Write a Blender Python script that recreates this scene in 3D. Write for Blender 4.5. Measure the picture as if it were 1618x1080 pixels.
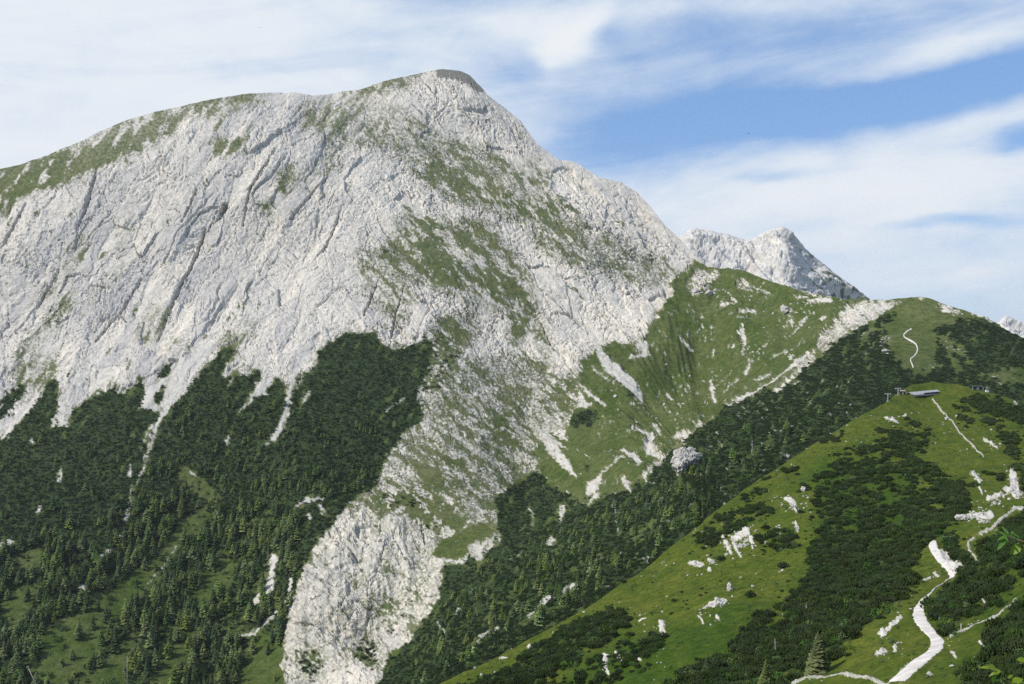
import bpy, bmesh, math, random, time
import numpy as np
from mathutils import Vector, Euler, Matrix
T0 = time.time()
for o in list(bpy.data.objects): bpy.data.objects.remove(o)
SC = bpy.context.scene
COL = SC.collection
rng = np.random.default_rng(7)
random.seed(7)

# ------------------------------------------------------------------ camera
F = 1588.0            # focal length in photo pixels (photo 1618 wide)
HX, HY = 809.0, 500.0 # straight-ahead column, level-horizon row
cam_d = bpy.data.cameras.new('camera')
cam = bpy.data.objects.new('camera', cam_d); COL.objects.link(cam)
cam_d.sensor_width = 36.0
cam_d.lens = 36.0 * F / 1618.0
cam_d.shift_y = (HY - 540.0) / 1618.0
cam_d.clip_start = 0.2
cam_d.clip_end = 30000.0
cam.rotation_euler = (math.pi / 2, 0, 0)
SC.camera = cam

# ------------------------------------------------------------------ exposure
SC.view_settings.view_transform = 'Standard'
SC.view_settings.look = 'None'
SC.view_settings.exposure = 0.0
SC.view_settings.gamma = 1.0
SC.view_settings.use_curve_mapping = False
SC.render.engine = 'CYCLES'
SC.cycles.use_denoising = False
SC.cycles.max_bounces = 5
SC.cycles.diffuse_bounces = 2
SC.cycles.glossy_bounces = 1
SC.cycles.transmission_bounces = 3
SC.cycles.volume_bounces = 0
SC.cycles.transparent_max_bounces = 6

# ------------------------------------------------------------------ sun
SUN = Vector((-0.70, -0.24, 0.68)).normalized()
EL = math.asin(SUN.z); AZ = math.atan2(SUN.x, SUN.y)
sl = bpy.data.lights.new('sun', 'SUN')
sl.energy = 4.5; sl.angle = math.radians(0.5); sl.color = (1.0, 0.955, 0.89)
so = bpy.data.objects.new('sun', sl); COL.objects.link(so)
so.rotation_euler = SUN.to_track_quat('Z', 'Y').to_euler()
so.location = (-300, -100, 900)

# ------------------------------------------------------------------ world: sky and thin cloud
world = bpy.data.worlds.new('World'); SC.world = world
world.use_nodes = True
nt = world.node_tree; nt.nodes.clear()
class G:
    """small helper that writes node graphs"""
    def __init__(s, tree): s.t = tree
    def n(s, kind, **kw):
        x = s.t.nodes.new(kind)
        for k, v in kw.items(): setattr(x, k, v)
        return x
    def put(s, sock, v):
        if hasattr(v, 'node'): s.t.links.new(v, sock)
        else: sock.default_value = v
    def m(s, op, a, b=None, c=None, clamp=False):
        x = s.n('ShaderNodeMath', operation=op, use_clamp=clamp)
        s.put(x.inputs[0], a)
        if b is not None: s.put(x.inputs[1], b)
        if c is not None: s.put(x.inputs[2], c)
        return x.outputs[0]
    def ramp(s, v, lo, hi, smooth=True):
        x = s.n('ShaderNodeMapRange', interpolation_type='SMOOTHSTEP' if smooth else 'LINEAR')
        s.put(x.inputs['Value'], v)
        x.inputs['From Min'].default_value = lo; x.inputs['From Max'].default_value = hi
        return x.outputs['Result']
    def mix(s, f, a, b, mode='MIX'):
        x = s.n('ShaderNodeMix', data_type='RGBA', blend_type=mode)
        s.put(x.inputs[0], f); s.put(x.inputs[6], a); s.put(x.inputs[7], b)
        return x.outputs[2]
    def noise(s, vec, scale, detail=4, rough=0.55, dist=0.0, out=0):
        x = s.n('ShaderNodeTexNoise')
        s.put(x.inputs['Vector'], vec)
        x.inputs['Scale'].default_value = scale; x.inputs['Detail'].default_value = detail
        x.inputs['Roughness'].default_value = rough; x.inputs['Distortion'].default_value = dist
        return x.outputs[out]
    def xyz(s, a, b, c):
        x = s.n('ShaderNodeCombineXYZ')
        for i, v in enumerate((a, b, c)): s.put(x.inputs[i], v)
        return x.outputs[0]
g = G(nt)
sky = g.n('ShaderNodeTexSky', sky_type='NISHITA', sun_disc=False)
sky.sun_elevation = EL; sky.sun_rotation = AZ % (2 * math.pi)
sky.altitude = 1800.0; sky.air_density = 1.0; sky.dust_density = 0.6; sky.ozone_density = 1.0
tc = g.n('ShaderNodeTexCoord').outputs['Generated']
sp = g.n('ShaderNodeSeparateXYZ'); nt.links.new(tc, sp.inputs[0])
az = g.m('MULTIPLY', g.m('ARCTAN2', sp.outputs[0], sp.outputs[1]), 57.2958)
el = g.m('MULTIPLY', g.m('ARCSINE', sp.outputs[2]), 57.2958)
# streaky noise in azimuth/elevation, tilted slightly
tilt = g.m('ADD', el, g.m('MULTIPLY', az, -0.12))
wv = g.xyz(g.m('MULTIPLY', az, 0.055), g.m('MULTIPLY', tilt, 0.30), 0.0)
n_str = g.noise(wv, 1.0, 7, 0.58, 0.6)
wv2 = g.xyz(g.m('MULTIPLY', az, 0.16), g.m('MULTIPLY', el, 0.30), 3.7)
n_puf = g.noise(wv2, 1.0, 8, 0.60, 0.4)
wz = g.n('ShaderNodeTexNoise'); nt.links.new(g.xyz(g.m('MULTIPLY', az, 0.12), g.m('MULTIPLY', el, 0.22), 9.1), wz.inputs['Vector'])
wz.inputs['Scale'].default_value = 1.0; wz.inputs['Detail'].default_value = 5
ws = g.n('ShaderNodeSeparateColor'); nt.links.new(wz.outputs[1], ws.inputs[0])
azw = g.m('ADD', az, g.m('MULTIPLY', g.m('SUBTRACT', ws.outputs[0], 0.5), 5.0))
elw = g.m('ADD', el, g.m('MULTIPLY', g.m('SUBTRACT', ws.outputs[1], 0.5), 2.6))
def blob(X, Y, rx, ry, ang, amp):
    a0 = math.degrees(math.atan((X - HX) / F))
    e0 = math.degrees(math.atan((HY - Y) / F * math.cos(math.radians(a0))))
    k = 0.0345
    ca, sa = math.cos(math.radians(ang)), math.sin(math.radians(ang))
    da = g.m('SUBTRACT', azw, a0); de = g.m('SUBTRACT', elw, e0)
    u = g.m('MULTIPLY', g.m('ADD', g.m('MULTIPLY', da, ca), g.m('MULTIPLY', de, sa)), 1.0 / (rx * k))
    v = g.m('MULTIPLY', g.m('SUBTRACT', g.m('MULTIPLY', de, ca), g.m('MULTIPLY', da, sa)), 1.0 / (ry * k))
    r2 = g.m('ADD', g.m('MULTIPLY', u, u), g.m('MULTIPLY', v, v))
    return g.m('MULTIPLY', g.m('EXPONENT', g.m('MULTIPLY', r2, -1.0)), amp)
cov = 0.30
for b in [(130, 140, 700, 420, 4, 0.64), (896, 66, 30, 62, 68, 0.50), (918, 36, 60, 16, 25, 0.34), (882, 100, 22, 26, 0, 0.22), (812, 100, 60, 60, 0, -0.04), (985, 60, 34, 60, 0, -0.18), (790, 14, 120, 26, 0, 0.22),
          (1330, 158, 340, 38, 7, -0.78), (1560, 122, 190, 30, 9, -0.36), (985, 200, 100, 40, 12, -0.20), (1300, 78, 420, 40, 8, 0.10),
          (1500, 72, 200, 17, 11, 0.34), (1180, 6, 330, 24, 0, 0.30),
          (1380, 292, 430, 70, 4, 0.80), (1560, 190, 130, 20, 8, 0.25), (1612, 222, 46, 15, 6, -0.75), (1215, 272, 75, 11, 0, -0.28),
          (1490, 352, 95, 10, 2, -0.50), (1330, 425, 430, 62, 2, 0.46), (1600, 400, 160, 30, 0, -0.10)]:
    cov = g.m('ADD', cov, blob(*b))
cov = g.m('ADD', cov, g.m('MULTIPLY', g.m('SUBTRACT', n_str, 0.5), 1.05))
cov = g.m('ADD', cov, g.m('MULTIPLY', g.m('SUBTRACT', n_puf, 0.5), 0.62))
fac = g.m('ADD', 0.05, g.m('MULTIPLY', g.ramp(cov, 0.02, 0.90), 0.92))
dens = g.ramp(cov, 0.45, 1.25)
S = 0.105
cl = g.mix(dens, (0.71 / S, 0.80 / S, 0.905 / S, 1), (0.88 / S, 0.91 / S, 0.935 / S, 1))
bl = g.mix(0.55, g.mix(1.0, sky.outputs[0], (0.95, 1.05, 1.12, 1), 'MULTIPLY'), (0.20 / S, 0.42 / S, 0.86 / S, 1))
skyc = g.mix(fac, bl, cl)
bg = g.n('ShaderNodeBackground'); bg.inputs['Strength'].default_value = S
nt.links.new(skyc, bg.inputs['Color'])
wo = g.n('ShaderNodeOutputWorld'); nt.links.new(bg.outputs[0], wo.inputs['Surface'])

# ------------------------------------------------------------------ numeric helpers
def sstep(a, b, x):
    t = np.clip((x - a) / (b - a), 0, 1); return t * t * (3 - 2 * t)
def _hash(ix, iy, seed):
    h = (ix.astype(np.int64) * 374761393 + iy.astype(np.int64) * 668265263 + seed * 974634777) & 0xFFFFFFFF
    h = ((h ^ (h >> 13)) * 1274126177) & 0xFFFFFFFF
    h = ((h ^ (h >> 16)) * 2246822519) & 0xFFFFFFFF
    return h ^ (h >> 15)
_A = np.arange(64) / 64 * 2 * np.pi
GXT, GYT = np.cos(_A).astype(np.float32), np.sin(_A).astype(np.float32)
def perlin(x, y, seed=0):
    x = np.asarray(x, np.float32); y = np.asarray(y, np.float32)
    fx = np.floor(x); fy = np.floor(y); dx = x - fx; dy = y - fy
    ix = fx.astype(np.int32); iy = fy.astype(np.int32)
    u = dx * dx * dx * (dx * (dx * 6 - 15) + 10); v = dy * dy * dy * (dy * (dy * 6 - 15) + 10)
    def gr(a, b):
        h = _hash(ix + a, iy + b, seed) & 63
        return GXT[h] * (dx - a) + GYT[h] * (dy - b)
    n0 = gr(0, 0); n0 = n0 + u * (gr(1, 0) - n0)
    n1 = gr(0, 1); n1 = n1 + u * (gr(1, 1) - n1)
    return (n0 + v * (n1 - n0)) * 1.45
def fbm(x, y, o=4, seed=0, gain=0.5):
    s = 0; a = 1.0; t = 0
    for i in range(o):
        s = s + a * perlin(x * 2.03 ** i + 17.3 * i, y * 2.03 ** i - 9.1 * i, seed + i); t += a; a *= gain
    return s / t
def worley(x, y, seed=0, tilt=False):
    fx = np.floor(x).astype(np.int32); fy = np.floor(y).astype(np.int32)
    f1 = np.full(x.shape, 9.0, np.float32); f2 = f1.copy(); cid = np.zeros(x.shape, np.float32); tl = cid.copy()
    for a in (-1, 0, 1):
        for b in (-1, 0, 1):
            h = _hash(fx + a, fy + b, seed)
            px = fx + a + (h & 1023) / 1023.0; py = fy + b + ((h >> 10) & 1023) / 1023.0
            d = np.hypot(px - x, py - y).astype(np.float32)
            c = ((h >> 20) & 1023) / 1023.0
            closer = d < f1
            if tilt:
                al = ((h >> 5) & 255) / 40.7
                tl = np.where(closer, (np.cos(al) * (x - px) + np.sin(al) * (y - py)).astype(np.float32), tl)
            f2 = np.where(closer, f1, np.minimum(f2, d)); cid = np.where(closer, c, cid); f1 = np.where(closer, d, f1)
    return (f1, f2, cid, tl) if tilt else (f1, f2, cid)
# mask canvases over photo pixels
CX0, CY0, CW, CH = -320, 60, 2260, 1180
_yy, _xx = np.mgrid[0:CH, 0:CW]
def canvas(v=0.0): return np.full((CH, CW), v, np.float32)
def _bb(pts, pad):
    xs = [p[0] for p in pts]; ys = [p[1] for p in pts]
    x0 = int(max(0, min(xs) - pad - CX0)); x1 = int(min(CW, max(xs) + pad - CX0 + 1))
    y0 = int(max(0, min(ys) - pad - CY0)); y1 = int(min(CH, max(ys) + pad - CY0 + 1))
    return x0, x1, y0, y1
def poly(c, pts, v, mode='set'):
    x0, x1, y0, y1 = _bb(pts, 2)
    if x1 <= x0 or y1 <= y0: return
    X = _xx[y0:y1, x0:x1] + CX0 + 0.5; Y = _yy[y0:y1, x0:x1] + CY0 + 0.5
    ins = np.zeros(X.shape, bool); n = len(pts)
    for i in range(n):
        ax, ay = pts[i]; bx, by = pts[(i + 1) % n]
        if ay == by: continue
        cond = ((ay > Y) != (by > Y)) & (X < (bx - ax) * (Y - ay) / (by - ay) + ax)
        ins ^= cond
    s = c[y0:y1, x0:x1]
    if mode == 'set': s[ins] = v
    elif mode == 'max': s[ins] = np.maximum(s[ins], v)
    elif mode == 'mul': s[ins] *= v
def stroke(c, pts, w, v=1.0, mode='max'):
    """polyline of width w (one number, or one per point) in photo pixels"""
    ws = [w] * len(pts) if not isinstance(w, (list, tuple)) else w
    if len(pts) == 1: pts = [pts[0], (pts[0][0] + .1, pts[0][1])]; ws = [ws[0]] * 2
    for (a, b, wa, wb) in zip(pts[:-1], pts[1:], ws[:-1], ws[1:]):
        x0, x1, y0, y1 = _bb([a, b], max(wa, wb) + 3)
        if x1 <= x0 or y1 <= y0: continue
        X = _xx[y0:y1, x0:x1] + CX0 + 0.5; Y = _yy[y0:y1, x0:x1] + CY0 + 0.5
        dx, dy = b[0] - a[0], b[1] - a[1]; L = dx * dx + dy * dy + 1e-6
        t = np.clip(((X - a[0]) * dx + (Y - a[1]) * dy) / L, 0, 1)
        d = np.hypot(X - a[0] - t * dx, Y - a[1] - t * dy); r = (wa + (wb - wa) * t) * 0.5
        k = np.clip((r - d) / 1.5 + 0.5, 0, 1)
        s = c[y0:y1, x0:x1]
        if mode == 'max': np.maximum(s, v * k, out=s)
        else: s *= (1 - k * (1 - v))
def blur(c, r):
    r = int(r)
    if r < 1: return c
    for ax in (0, 1):
        for _ in range(2):
            p = np.pad(c, [(r + 1, r) if i == ax else (0, 0) for i in (0, 1)], mode='edge')
            s = np.cumsum(p, axis=ax, dtype=np.float64)
            n = c.shape[ax]
            c = ((np.take(s, range(2 * r + 1, 2 * r + 1 + n), ax) - np.take(s, range(0, n), ax)) / (2 * r + 1)).astype(np.float32)
    return c
def samp(c, X, Y):
    x = np.clip(X - CX0 - 0.5, 0, CW - 1.001); y = np.clip(Y - CY0 - 0.5, 0, CH - 1.001)
    ix = x.astype(np.int32); iy = y.astype(np.int32); fx = x - ix; fy = y - iy
    a = c[iy, ix] * (1 - fx) + c[iy, ix + 1] * fx
    b = c[iy + 1, ix] * (1 - fx) + c[iy + 1, ix + 1] * fx
    return a * (1 - fy) + b * fy
def curve(pts):
    xs = np.array([p[0] for p in pts], float); ys = np.array([p[1] for p in pts], float)
    return lambda X: np.interp(X, xs, ys)
class TPS:
    """thin-plate spline of log distance over photo pixels"""
    def __init__(s, pts, lam=1e-4):
        a = np.array(pts, float); s.c = a[:, :2] / 400.0; f = np.log(a[:, 2]); n = len(a)
        K = s.k(np.hypot(s.c[:, None, 0] - s.c[None, :, 0], s.c[:, None, 1] - s.c[None, :, 1])) + lam * np.eye(n)
        Pm = np.c_[np.ones(n), s.c]; A = np.zeros((n + 3, n + 3)); A[:n, :n] = K; A[:n, n:] = Pm; A[n:, :n] = Pm.T
        s.w = np.linalg.solve(A, np.r_[f, 0, 0, 0])
    @staticmethod
    def k(r): return r * r * np.log(r + 1e-9)
    def __call__(s, X, Y):
        sh = X.shape; x = X.ravel() / 400.0; y = Y.ravel() / 400.0; n = len(s.c)
        o = s.w[n] + s.w[n + 1] * x + s.w[n + 2] * y
        for i in range(n):
            r2 = (x - s.c[i, 0]) ** 2 + (y - s.c[i, 1]) ** 2 + 1e-12
            o += s.w[i] * 0.5 * r2 * np.log(r2)
        return np.exp(o).reshape(sh)
def unproj(X, Y, D):
    return np.stack([D * (X - HX) / F, D, D * (HY - Y) / F], -1)
def pix(p):
    return (HX + F * p[0] / p[1], HY - F * p[2] / p[1])
def grid_normals(P):
    du = np.gradient(P, axis=1); dv = np.gradient(P, axis=0)
    n = np.cross(dv, du); n /= np.linalg.norm(n, axis=-1, keepdims=True) + 1e-9
    flip = np.sum(n * P, -1) > 0
    n[flip] *= -1
    return n
# ------------------------------------------------------------------ object helpers
def tag(o, label=None, cat=None, group=None, kind=None):
    if label: o['label'] = label
    if cat: o['category'] = cat
    if group: o['group'] = group
    if kind: o['kind'] = kind
    return o
def link(name, me, mat=None, parent=None, loc=None):
    o = bpy.data.objects.new(name, me); COL.objects.link(o)
    if mat is not None and len(me.materials) == 0: me.materials.append(mat)
    if parent is not None: o.parent = parent
    if loc is not None: o.location = loc
    return o
def empty(name, loc, rz=0.0, sc=None):
    o = bpy.data.objects.new(name, None); COL.objects.link(o); o.location = loc; o.rotation_euler = (0, 0, rz)
    o.empty_display_size = 0.5
    if sc is not None: o.scale = sc
    return o
def mesh_np(name, V, Q, smooth=True, attrs=None):
    """V (n,3), Q (m,3 or 4) index array"""
    me = bpy.data.meshes.new(name); V = np.ascontiguousarray(V, np.float32); Q = np.ascontiguousarray(Q, np.int32)
    k = Q.shape[1]
    me.vertices.add(len(V)); me.vertices.foreach_set('co', V.ravel())
    me.loops.add(Q.size); me.loops.foreach_set('vertex_index', Q.ravel())
    me.polygons.add(len(Q)); me.polygons.foreach_set('loop_start', np.arange(0, Q.size, k, dtype=np.int32))
    if smooth is not None: me.polygons.foreach_set('use_smooth', np.full(len(Q), bool(smooth)))
    for nm, arr in (attrs or {}).items():
        at = me.attributes.new(nm, 'FLOAT_COLOR', 'POINT')
        c = np.ones((len(V), 4), np.float32); c[:, :3] = arr; at.data.foreach_set('color', c.ravel())
    me.update(calc_edges=True); me.validate()
    return me
def grid_quads(nr, nc):
    i = np.arange(nr * nc).reshape(nr, nc)
    return np.stack([i[:-1, :-1], i[1:, :-1], i[1:, 1:], i[:-1, 1:]], -1).reshape(-1, 4)
# ------------------------------------------------------------------ materials
def new_mat(name):
    m = bpy.data.materials.new(name); m.use_nodes = True; t = m.node_tree; t.nodes.clear()
    gg = G(t); out = gg.n('ShaderNodeOutputMaterial'); b = gg.n('ShaderNodeBsdfPrincipled')
    t.links.new(b.outputs[0], out.inputs['Surface']); b.inputs['Specular IOR Level'].default_value = 0.15
    return m, gg, b
def terrain_mat(name, grass, ns, rock_a=(0.645, 0.59, 0.50), rock_b=(0.46, 0.435, 0.40), bump=1.0, bump_d=0.5, spk=14.0, dark=(0.030, 0.046, 0.017), scree=(0.52, 0.49, 0.43)):
    """limestone, turf, dark undergrowth floor and scree, chosen by the 'cover' attribute of the ground"""
    m, gg, b = new_mat(name); t = m.node_tree
    pos = gg.n('ShaderNodeNewGeometry').outputs['Position']
    cov = gg.n('ShaderNodeAttribute', attribute_name='cover'); tone = gg.n('ShaderNodeAttribute', attribute_name='tone')
    cs = gg.n('ShaderNodeSeparateColor'); t.links.new(cov.outputs['Color'], cs.inputs[0])
    ts = gg.n('ShaderNodeSeparateColor'); t.links.new(tone.outputs['Color'], ts.inputs[0])
    n1 = gg.noise(pos, ns, 6, 0.62); n2 = gg.noise(pos, ns * 6, 5, 0.65); n3 = gg.noise(pos, ns * 0.22, 4, 0.55)
    rock = gg.mix(ts.outputs[2], (*rock_a, 1), (*rock_b, 1))
    rock = gg.mix(gg.ramp(n2, 0.35, 0.68), gg.mix(1.0, rock, (0.84, 0.84, 0.85, 1), 'MULTIPLY'), gg.mix(1.0, rock, (1.08, 1.07, 1.06, 1), 'MULTIPLY'))
    mp = gg.n('ShaderNodeMapping'); t.links.new(pos, mp.inputs['Vector']); mp.inputs['Scale'].default_value = (1, 1, .55)
    k1 = gg.noise(mp.outputs[0], ns * spk, 3, 0.6); k2_ = gg.noise(mp.outputs[0], ns * spk * 2.3, 2, 0.6)
    kk = gg.m('ADD', gg.m('MULTIPLY', k1, .65), gg.m('MULTIPLY', k2_, .35))
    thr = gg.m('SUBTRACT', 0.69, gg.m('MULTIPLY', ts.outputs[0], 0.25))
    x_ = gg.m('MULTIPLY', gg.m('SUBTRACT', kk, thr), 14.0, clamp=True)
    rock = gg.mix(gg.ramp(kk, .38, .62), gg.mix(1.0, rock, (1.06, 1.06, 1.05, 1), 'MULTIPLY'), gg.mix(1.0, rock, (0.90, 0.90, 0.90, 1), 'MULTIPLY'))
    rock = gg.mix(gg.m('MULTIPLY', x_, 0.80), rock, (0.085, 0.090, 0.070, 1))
    ga, gb, gc = grass
    gr = gg.mix(gg.ramp(n1, 0.36, 0.66), (*ga, 1), (*gb, 1))
    gr = gg.mix(gg.m('MULTIPLY', ts.outputs[1], 0.9), gr, (*gc, 1))
    gr = gg.mix(gg.ramp(n2, 0.32, 0.68), gg.mix(1.0, gr, (0.66, 0.74, 0.66, 1), 'MULTIPLY'), gg.mix(1.0, gr, (1.22, 1.15, 1.12, 1), 'MULTIPLY'))
    n5 = gg.noise(pos, ns * 22, 3, 0.6); gr = gg.mix(gg.ramp(n5, 0.35, 0.65), gg.mix(1.0, gr, (0.78, 0.83, 0.78, 1), 'MULTIPLY'), gg.mix(1.0, gr, (1.14, 1.10, 1.06, 1), 'MULTIPLY'))
    dk = gg.mix(gg.ramp(n2, 0.35, 0.7), (*[c * 0.7 for c in dark], 1), (*[c * 1.5 for c in dark], 1))
    sc = gg.mix(gg.ramp(n2, 0.3, 0.7), (*[c * 0.86 for c in scree], 1), (*[min(c * 1.08, .8) for c in scree], 1))
    c = gg.mix(cs.outputs[0], rock, gr); c = gg.mix(cs.outputs[1], c, dk); c = gg.mix(cs.outputs[2], c, sc)
    t.links.new(c, b.inputs['Base Color']); b.inputs['Roughness'].default_value = 0.95
    b.inputs['Specular IOR Level'].default_value = 0.05
    bp = gg.n('ShaderNodeBump'); bp.inputs['Strength'].default_value = bump; bp.inputs['Distance'].default_value = bump_d
    h = gg.m('ADD', n2, gg.m('MULTIPLY', gg.noise(pos, ns * 14, 4, 0.7), 0.6)); t.links.new(h, bp.inputs['Height'])
    t.links.new(bp.outputs[0], b.inputs['Normal'])
    return m
def simple_mat(name, col, rough=0.8, var=0.25, scale=2.0, spec=0.2, bump=0.0, bd=0.05, objvar=0.0, metal=0.0, coord='Object'):
    m, gg, b = new_mat(name); t = m.node_tree
    co = gg.n('ShaderNodeTexCoord').outputs[coord]
    n = gg.noise(co, scale, 5, 0.6)
    c = gg.mix(gg.ramp(n, 0.3, 0.7), (*[x * (1 - var) for x in col], 1), (*[x * (1 + var) for x in col], 1))
    if objvar:
        oi = gg.n('ShaderNodeObjectInfo'); hv = gg.n('ShaderNodeHueSaturation')
        gg.put(hv.inputs['Hue'], gg.m('ADD', 0.5, gg.m('MULTIPLY', gg.m('SUBTRACT', oi.outputs['Random'], 0.5), 0.05)))
        rv = gg.m('FRACT', gg.m('MULTIPLY', oi.outputs['Random'], 17.31))
        gg.put(hv.inputs['Value'], gg.m('ADD', 1.0 - objvar, gg.m('MULTIPLY', rv, 2 * objvar)))
        gg.put(hv.inputs['Saturation'], gg.m('ADD', 0.85, gg.m('MULTIPLY', gg.m('FRACT', gg.m('MULTIPLY', oi.outputs['Random'], 7.7)), 0.25)))
        t.links.new(c, hv.inputs['Color']); c = hv.outputs[0]
    t.links.new(c, b.inputs['Base Color']); b.inputs['Roughness'].default_value = rough
    b.inputs['Specular IOR Level'].default_value = spec; b.inputs['Metallic'].default_value = metal
    if bump:
        bp = gg.n('ShaderNodeBump'); bp.inputs['Strength'].default_value = bump; bp.inputs['Distance'].default_value = bd
        t.links.new(gg.noise(co, scale * 3, 6, 0.65), bp.inputs['Height']); t.links.new(bp.outputs[0], b.inputs['Normal'])
    return m
M_mtn = terrain_mat('mountain_ground', ((0.092, 0.110, 0.040), (0.122, 0.132, 0.056), (0.054, 0.084, 0.018)), 0.020, bump=0.8, bump_d=1.3)
M_mead = terrain_mat('meadow_ground', ((0.066, 0.094, 0.013), (0.094, 0.110, 0.019), (0.034, 0.069, 0.009)), 0.055, bump=0.7, bump_d=0.35)
M_far = terrain_mat('far_peak_rock', ((0.10, 0.12, 0.06), (0.11, 0.13, 0.065), (0.09, 0.11, 0.06)), 0.012, rock_a=(0.62, 0.585, 0.52), rock_b=(0.53, 0.505, 0.47), bump=0.5, bump_d=3.0)

# ------------------------------------------------------------------ outlines traced as directions, then given distance
SKY = curve([(-320, 372), (-150, 320), (0, 267), (50, 254), (77, 245), (103, 233), (133, 220), (157, 208), (187, 195), (220, 183), (247, 175), (290, 167), (320, 160),
             (353, 153), (393, 148), (440, 146), (467, 146), (497, 150), (520, 147), (540, 143), (567, 142), (607, 128), (650, 118), (678, 111), (700, 109), (727, 112),
             (743, 118), (753, 130), (760, 137), (773, 152), (793, 167), (823, 192), (833, 205), (848, 227), (873, 245), (883, 253), (903, 254), (920, 262), (947, 280),
             (983, 287), (1007, 303), (1030, 328), (1050, 353), (1078, 380), (1092, 396), (1106, 413), (1118, 421), (1135, 424), (1150, 422), (1170, 428), (1200, 437), (1230, 447),
             (1260, 456), (1300, 466), (1340, 476), (1375, 473), (1410, 472), (1440, 469), (1455, 468), (1470, 471), (1500, 482), (1530, 492), (1560, 502), (1580, 515), (1600, 527),
             (1618, 534), (1700, 570), (1800, 600), (1940, 640)])
RIDGE = curve([(420, 1215), (560, 1140), (640, 1108), (700, 1080), (760, 1051), (850, 1000), (930, 958), (1010, 905), (1060, 866), (1120, 816), (1180, 771), (1250, 725), (1320, 680),
               (1370, 651), (1400, 635), (1425, 618), (1440, 608), (1473, 603), (1513, 607), (1545, 614), (1573, 622), (1600, 630), (1618, 638), (1700, 660), (1800, 690), (1940, 740)])
DM = TPS([(-320, 372, 1900), (-150, 320, 1900), (0, 265, 1910), (200, 190, 1950), (400, 147, 1980), (540, 143, 2000), (700, 110, 2030), (760, 138, 2010), (850, 226, 1960),
          (950, 281, 1900), (1050, 354, 1830), (1105, 414, 1780), (1150, 422, 1730), (1230, 447, 1610), (1300, 466, 1490), (1375, 473, 1390), (1440, 469, 1330), (1500, 482, 1285),
          (1560, 502, 1240), (1618, 534, 1190), (1800, 600, 1100), (1940, 640, 1060),
          (0, 325, 1790), (200, 255, 1830), (400, 195, 1880), (-150, 420, 1730), (-320, 450, 1700), (560, 180, 1940), (690, 160, 1960),
          (0, 480, 1640), (200, 450, 1660), (400, 400, 1700), (600, 350, 1740),
          (-150, 700, 1430), (0, 680, 1430), (100, 650, 1445), (230, 620, 1455), (370, 580, 1480), (500, 540, 1525), (600, 540, 1540),
          (-320, 850, 1180), (0, 850, 1200), (0, 1080, 960), (200, 850, 1210), (200, 1080, 965), (400, 850, 1225), (390, 1000, 1065), (400, 1080, 1000), (-150, 1080, 940), (-320, 1200, 820),
          (0, 1200, 850), (300, 1200, 870),
          (480, 790, 1245), (560, 785, 1262), (600, 830, 1195), (520, 870, 1125), (480, 950, 1062), (560, 960, 1040), (460, 1060, 1000), (540, 1060, 968), (595, 1055, 950), (640, 900, 1095), (690, 925, 1045),
          (640, 1000, 990), (560, 1200, 850), (700, 600, 1480), (700, 700, 1365), (650, 780, 1270), (760, 780, 1285), (850, 700, 1420), (800, 620, 1495), (850, 500, 1640), (700, 450, 1640), (900, 400, 1730),
          (800, 300, 1840), (700, 250, 1890), (1000, 450, 1710), (560, 680, 1370),
          (950, 560, 1565), (1000, 640, 1460), (1050, 560, 1560), (1100, 480, 1665), (1150, 520, 1570), (1200, 480, 1610), (1150, 600, 1430), (1040, 680, 1370), (930, 760, 1230),
          (880, 830, 1140), (1250, 530, 1420), (1300, 500, 1410), (1130, 650, 1290), (1040, 720, 1190), (930, 790, 1140), (800, 870, 1060), (700, 950, 985), (630, 1050, 925),
          (1350, 530, 1250), (1250, 600, 1140), (1150, 670, 1060), (1050, 760, 960), (950, 840, 880), (850, 910, 810), (750, 980, 760), (680, 1060, 710),
          (1400, 600, 1010), (1300, 670, 900), (1200, 740, 820), (1100, 800, 740), (1000, 880, 670), (900, 950, 620), (800, 1010, 580), (700, 1075, 560),
          (1000, 1000, 560), (1300, 760, 800), (1500, 700, 850), (800, 1150, 520), (600, 1150, 700),
          (1440, 520, 1225), (1500, 560, 1130), (1600, 580, 1060), (1450, 590, 1040), (1600, 630, 985), (1768, 650, 960), (1940, 720, 900)], lam=3e-4)
DN = TPS([(420, 1215, 330), (560, 1135, 345), (700, 1079, 370), (850, 1000, 405), (1010, 905, 455), (1120, 815, 510), (1250, 724, 580), (1370, 648, 660), (1433, 612, 725), (1473, 603, 745), (1513, 608, 735),
          (1573, 622, 695), (1618, 640, 655), (1768, 700, 590), (1940, 740, 540),
          (1000, 1080, 250), (1250, 1080, 182), (1440, 1080, 132), (1618, 1080, 98), (1768, 1080, 90), (1940, 1080, 80), (1100, 950, 335), (1250, 900, 345), (1250, 800, 450), (1400, 750, 480), (1500, 700, 545),
          (1400, 880, 320), (1470, 870, 295), (1520, 905, 255), (1440, 970, 208), (1490, 1010, 168), (1618, 950, 165), (1618, 800, 340), (1540, 800, 370), (1560, 880, 245), (1618, 880, 212), (1768, 880, 190),
          (800, 1080, 335), (1000, 1180, 188), (1440, 1180, 98), (1768, 1180, 74), (560, 1200, 300), (1463, 625, 715), (1540, 640, 660)], lam=2e-4)
print('setup', time.time() - T0)

# ------------------------------------------------------------------ what covers the far ground
V = canvas(0.15)    # turf on rock
K = canvas(0.0)     # dwarf pine cover
T = canvas(0.0)     # tall trees
S_ = canvas(0.0)    # scree, bare stone
D_ = canvas(0.0)    # dark openings and cracks cut into the rock
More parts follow.
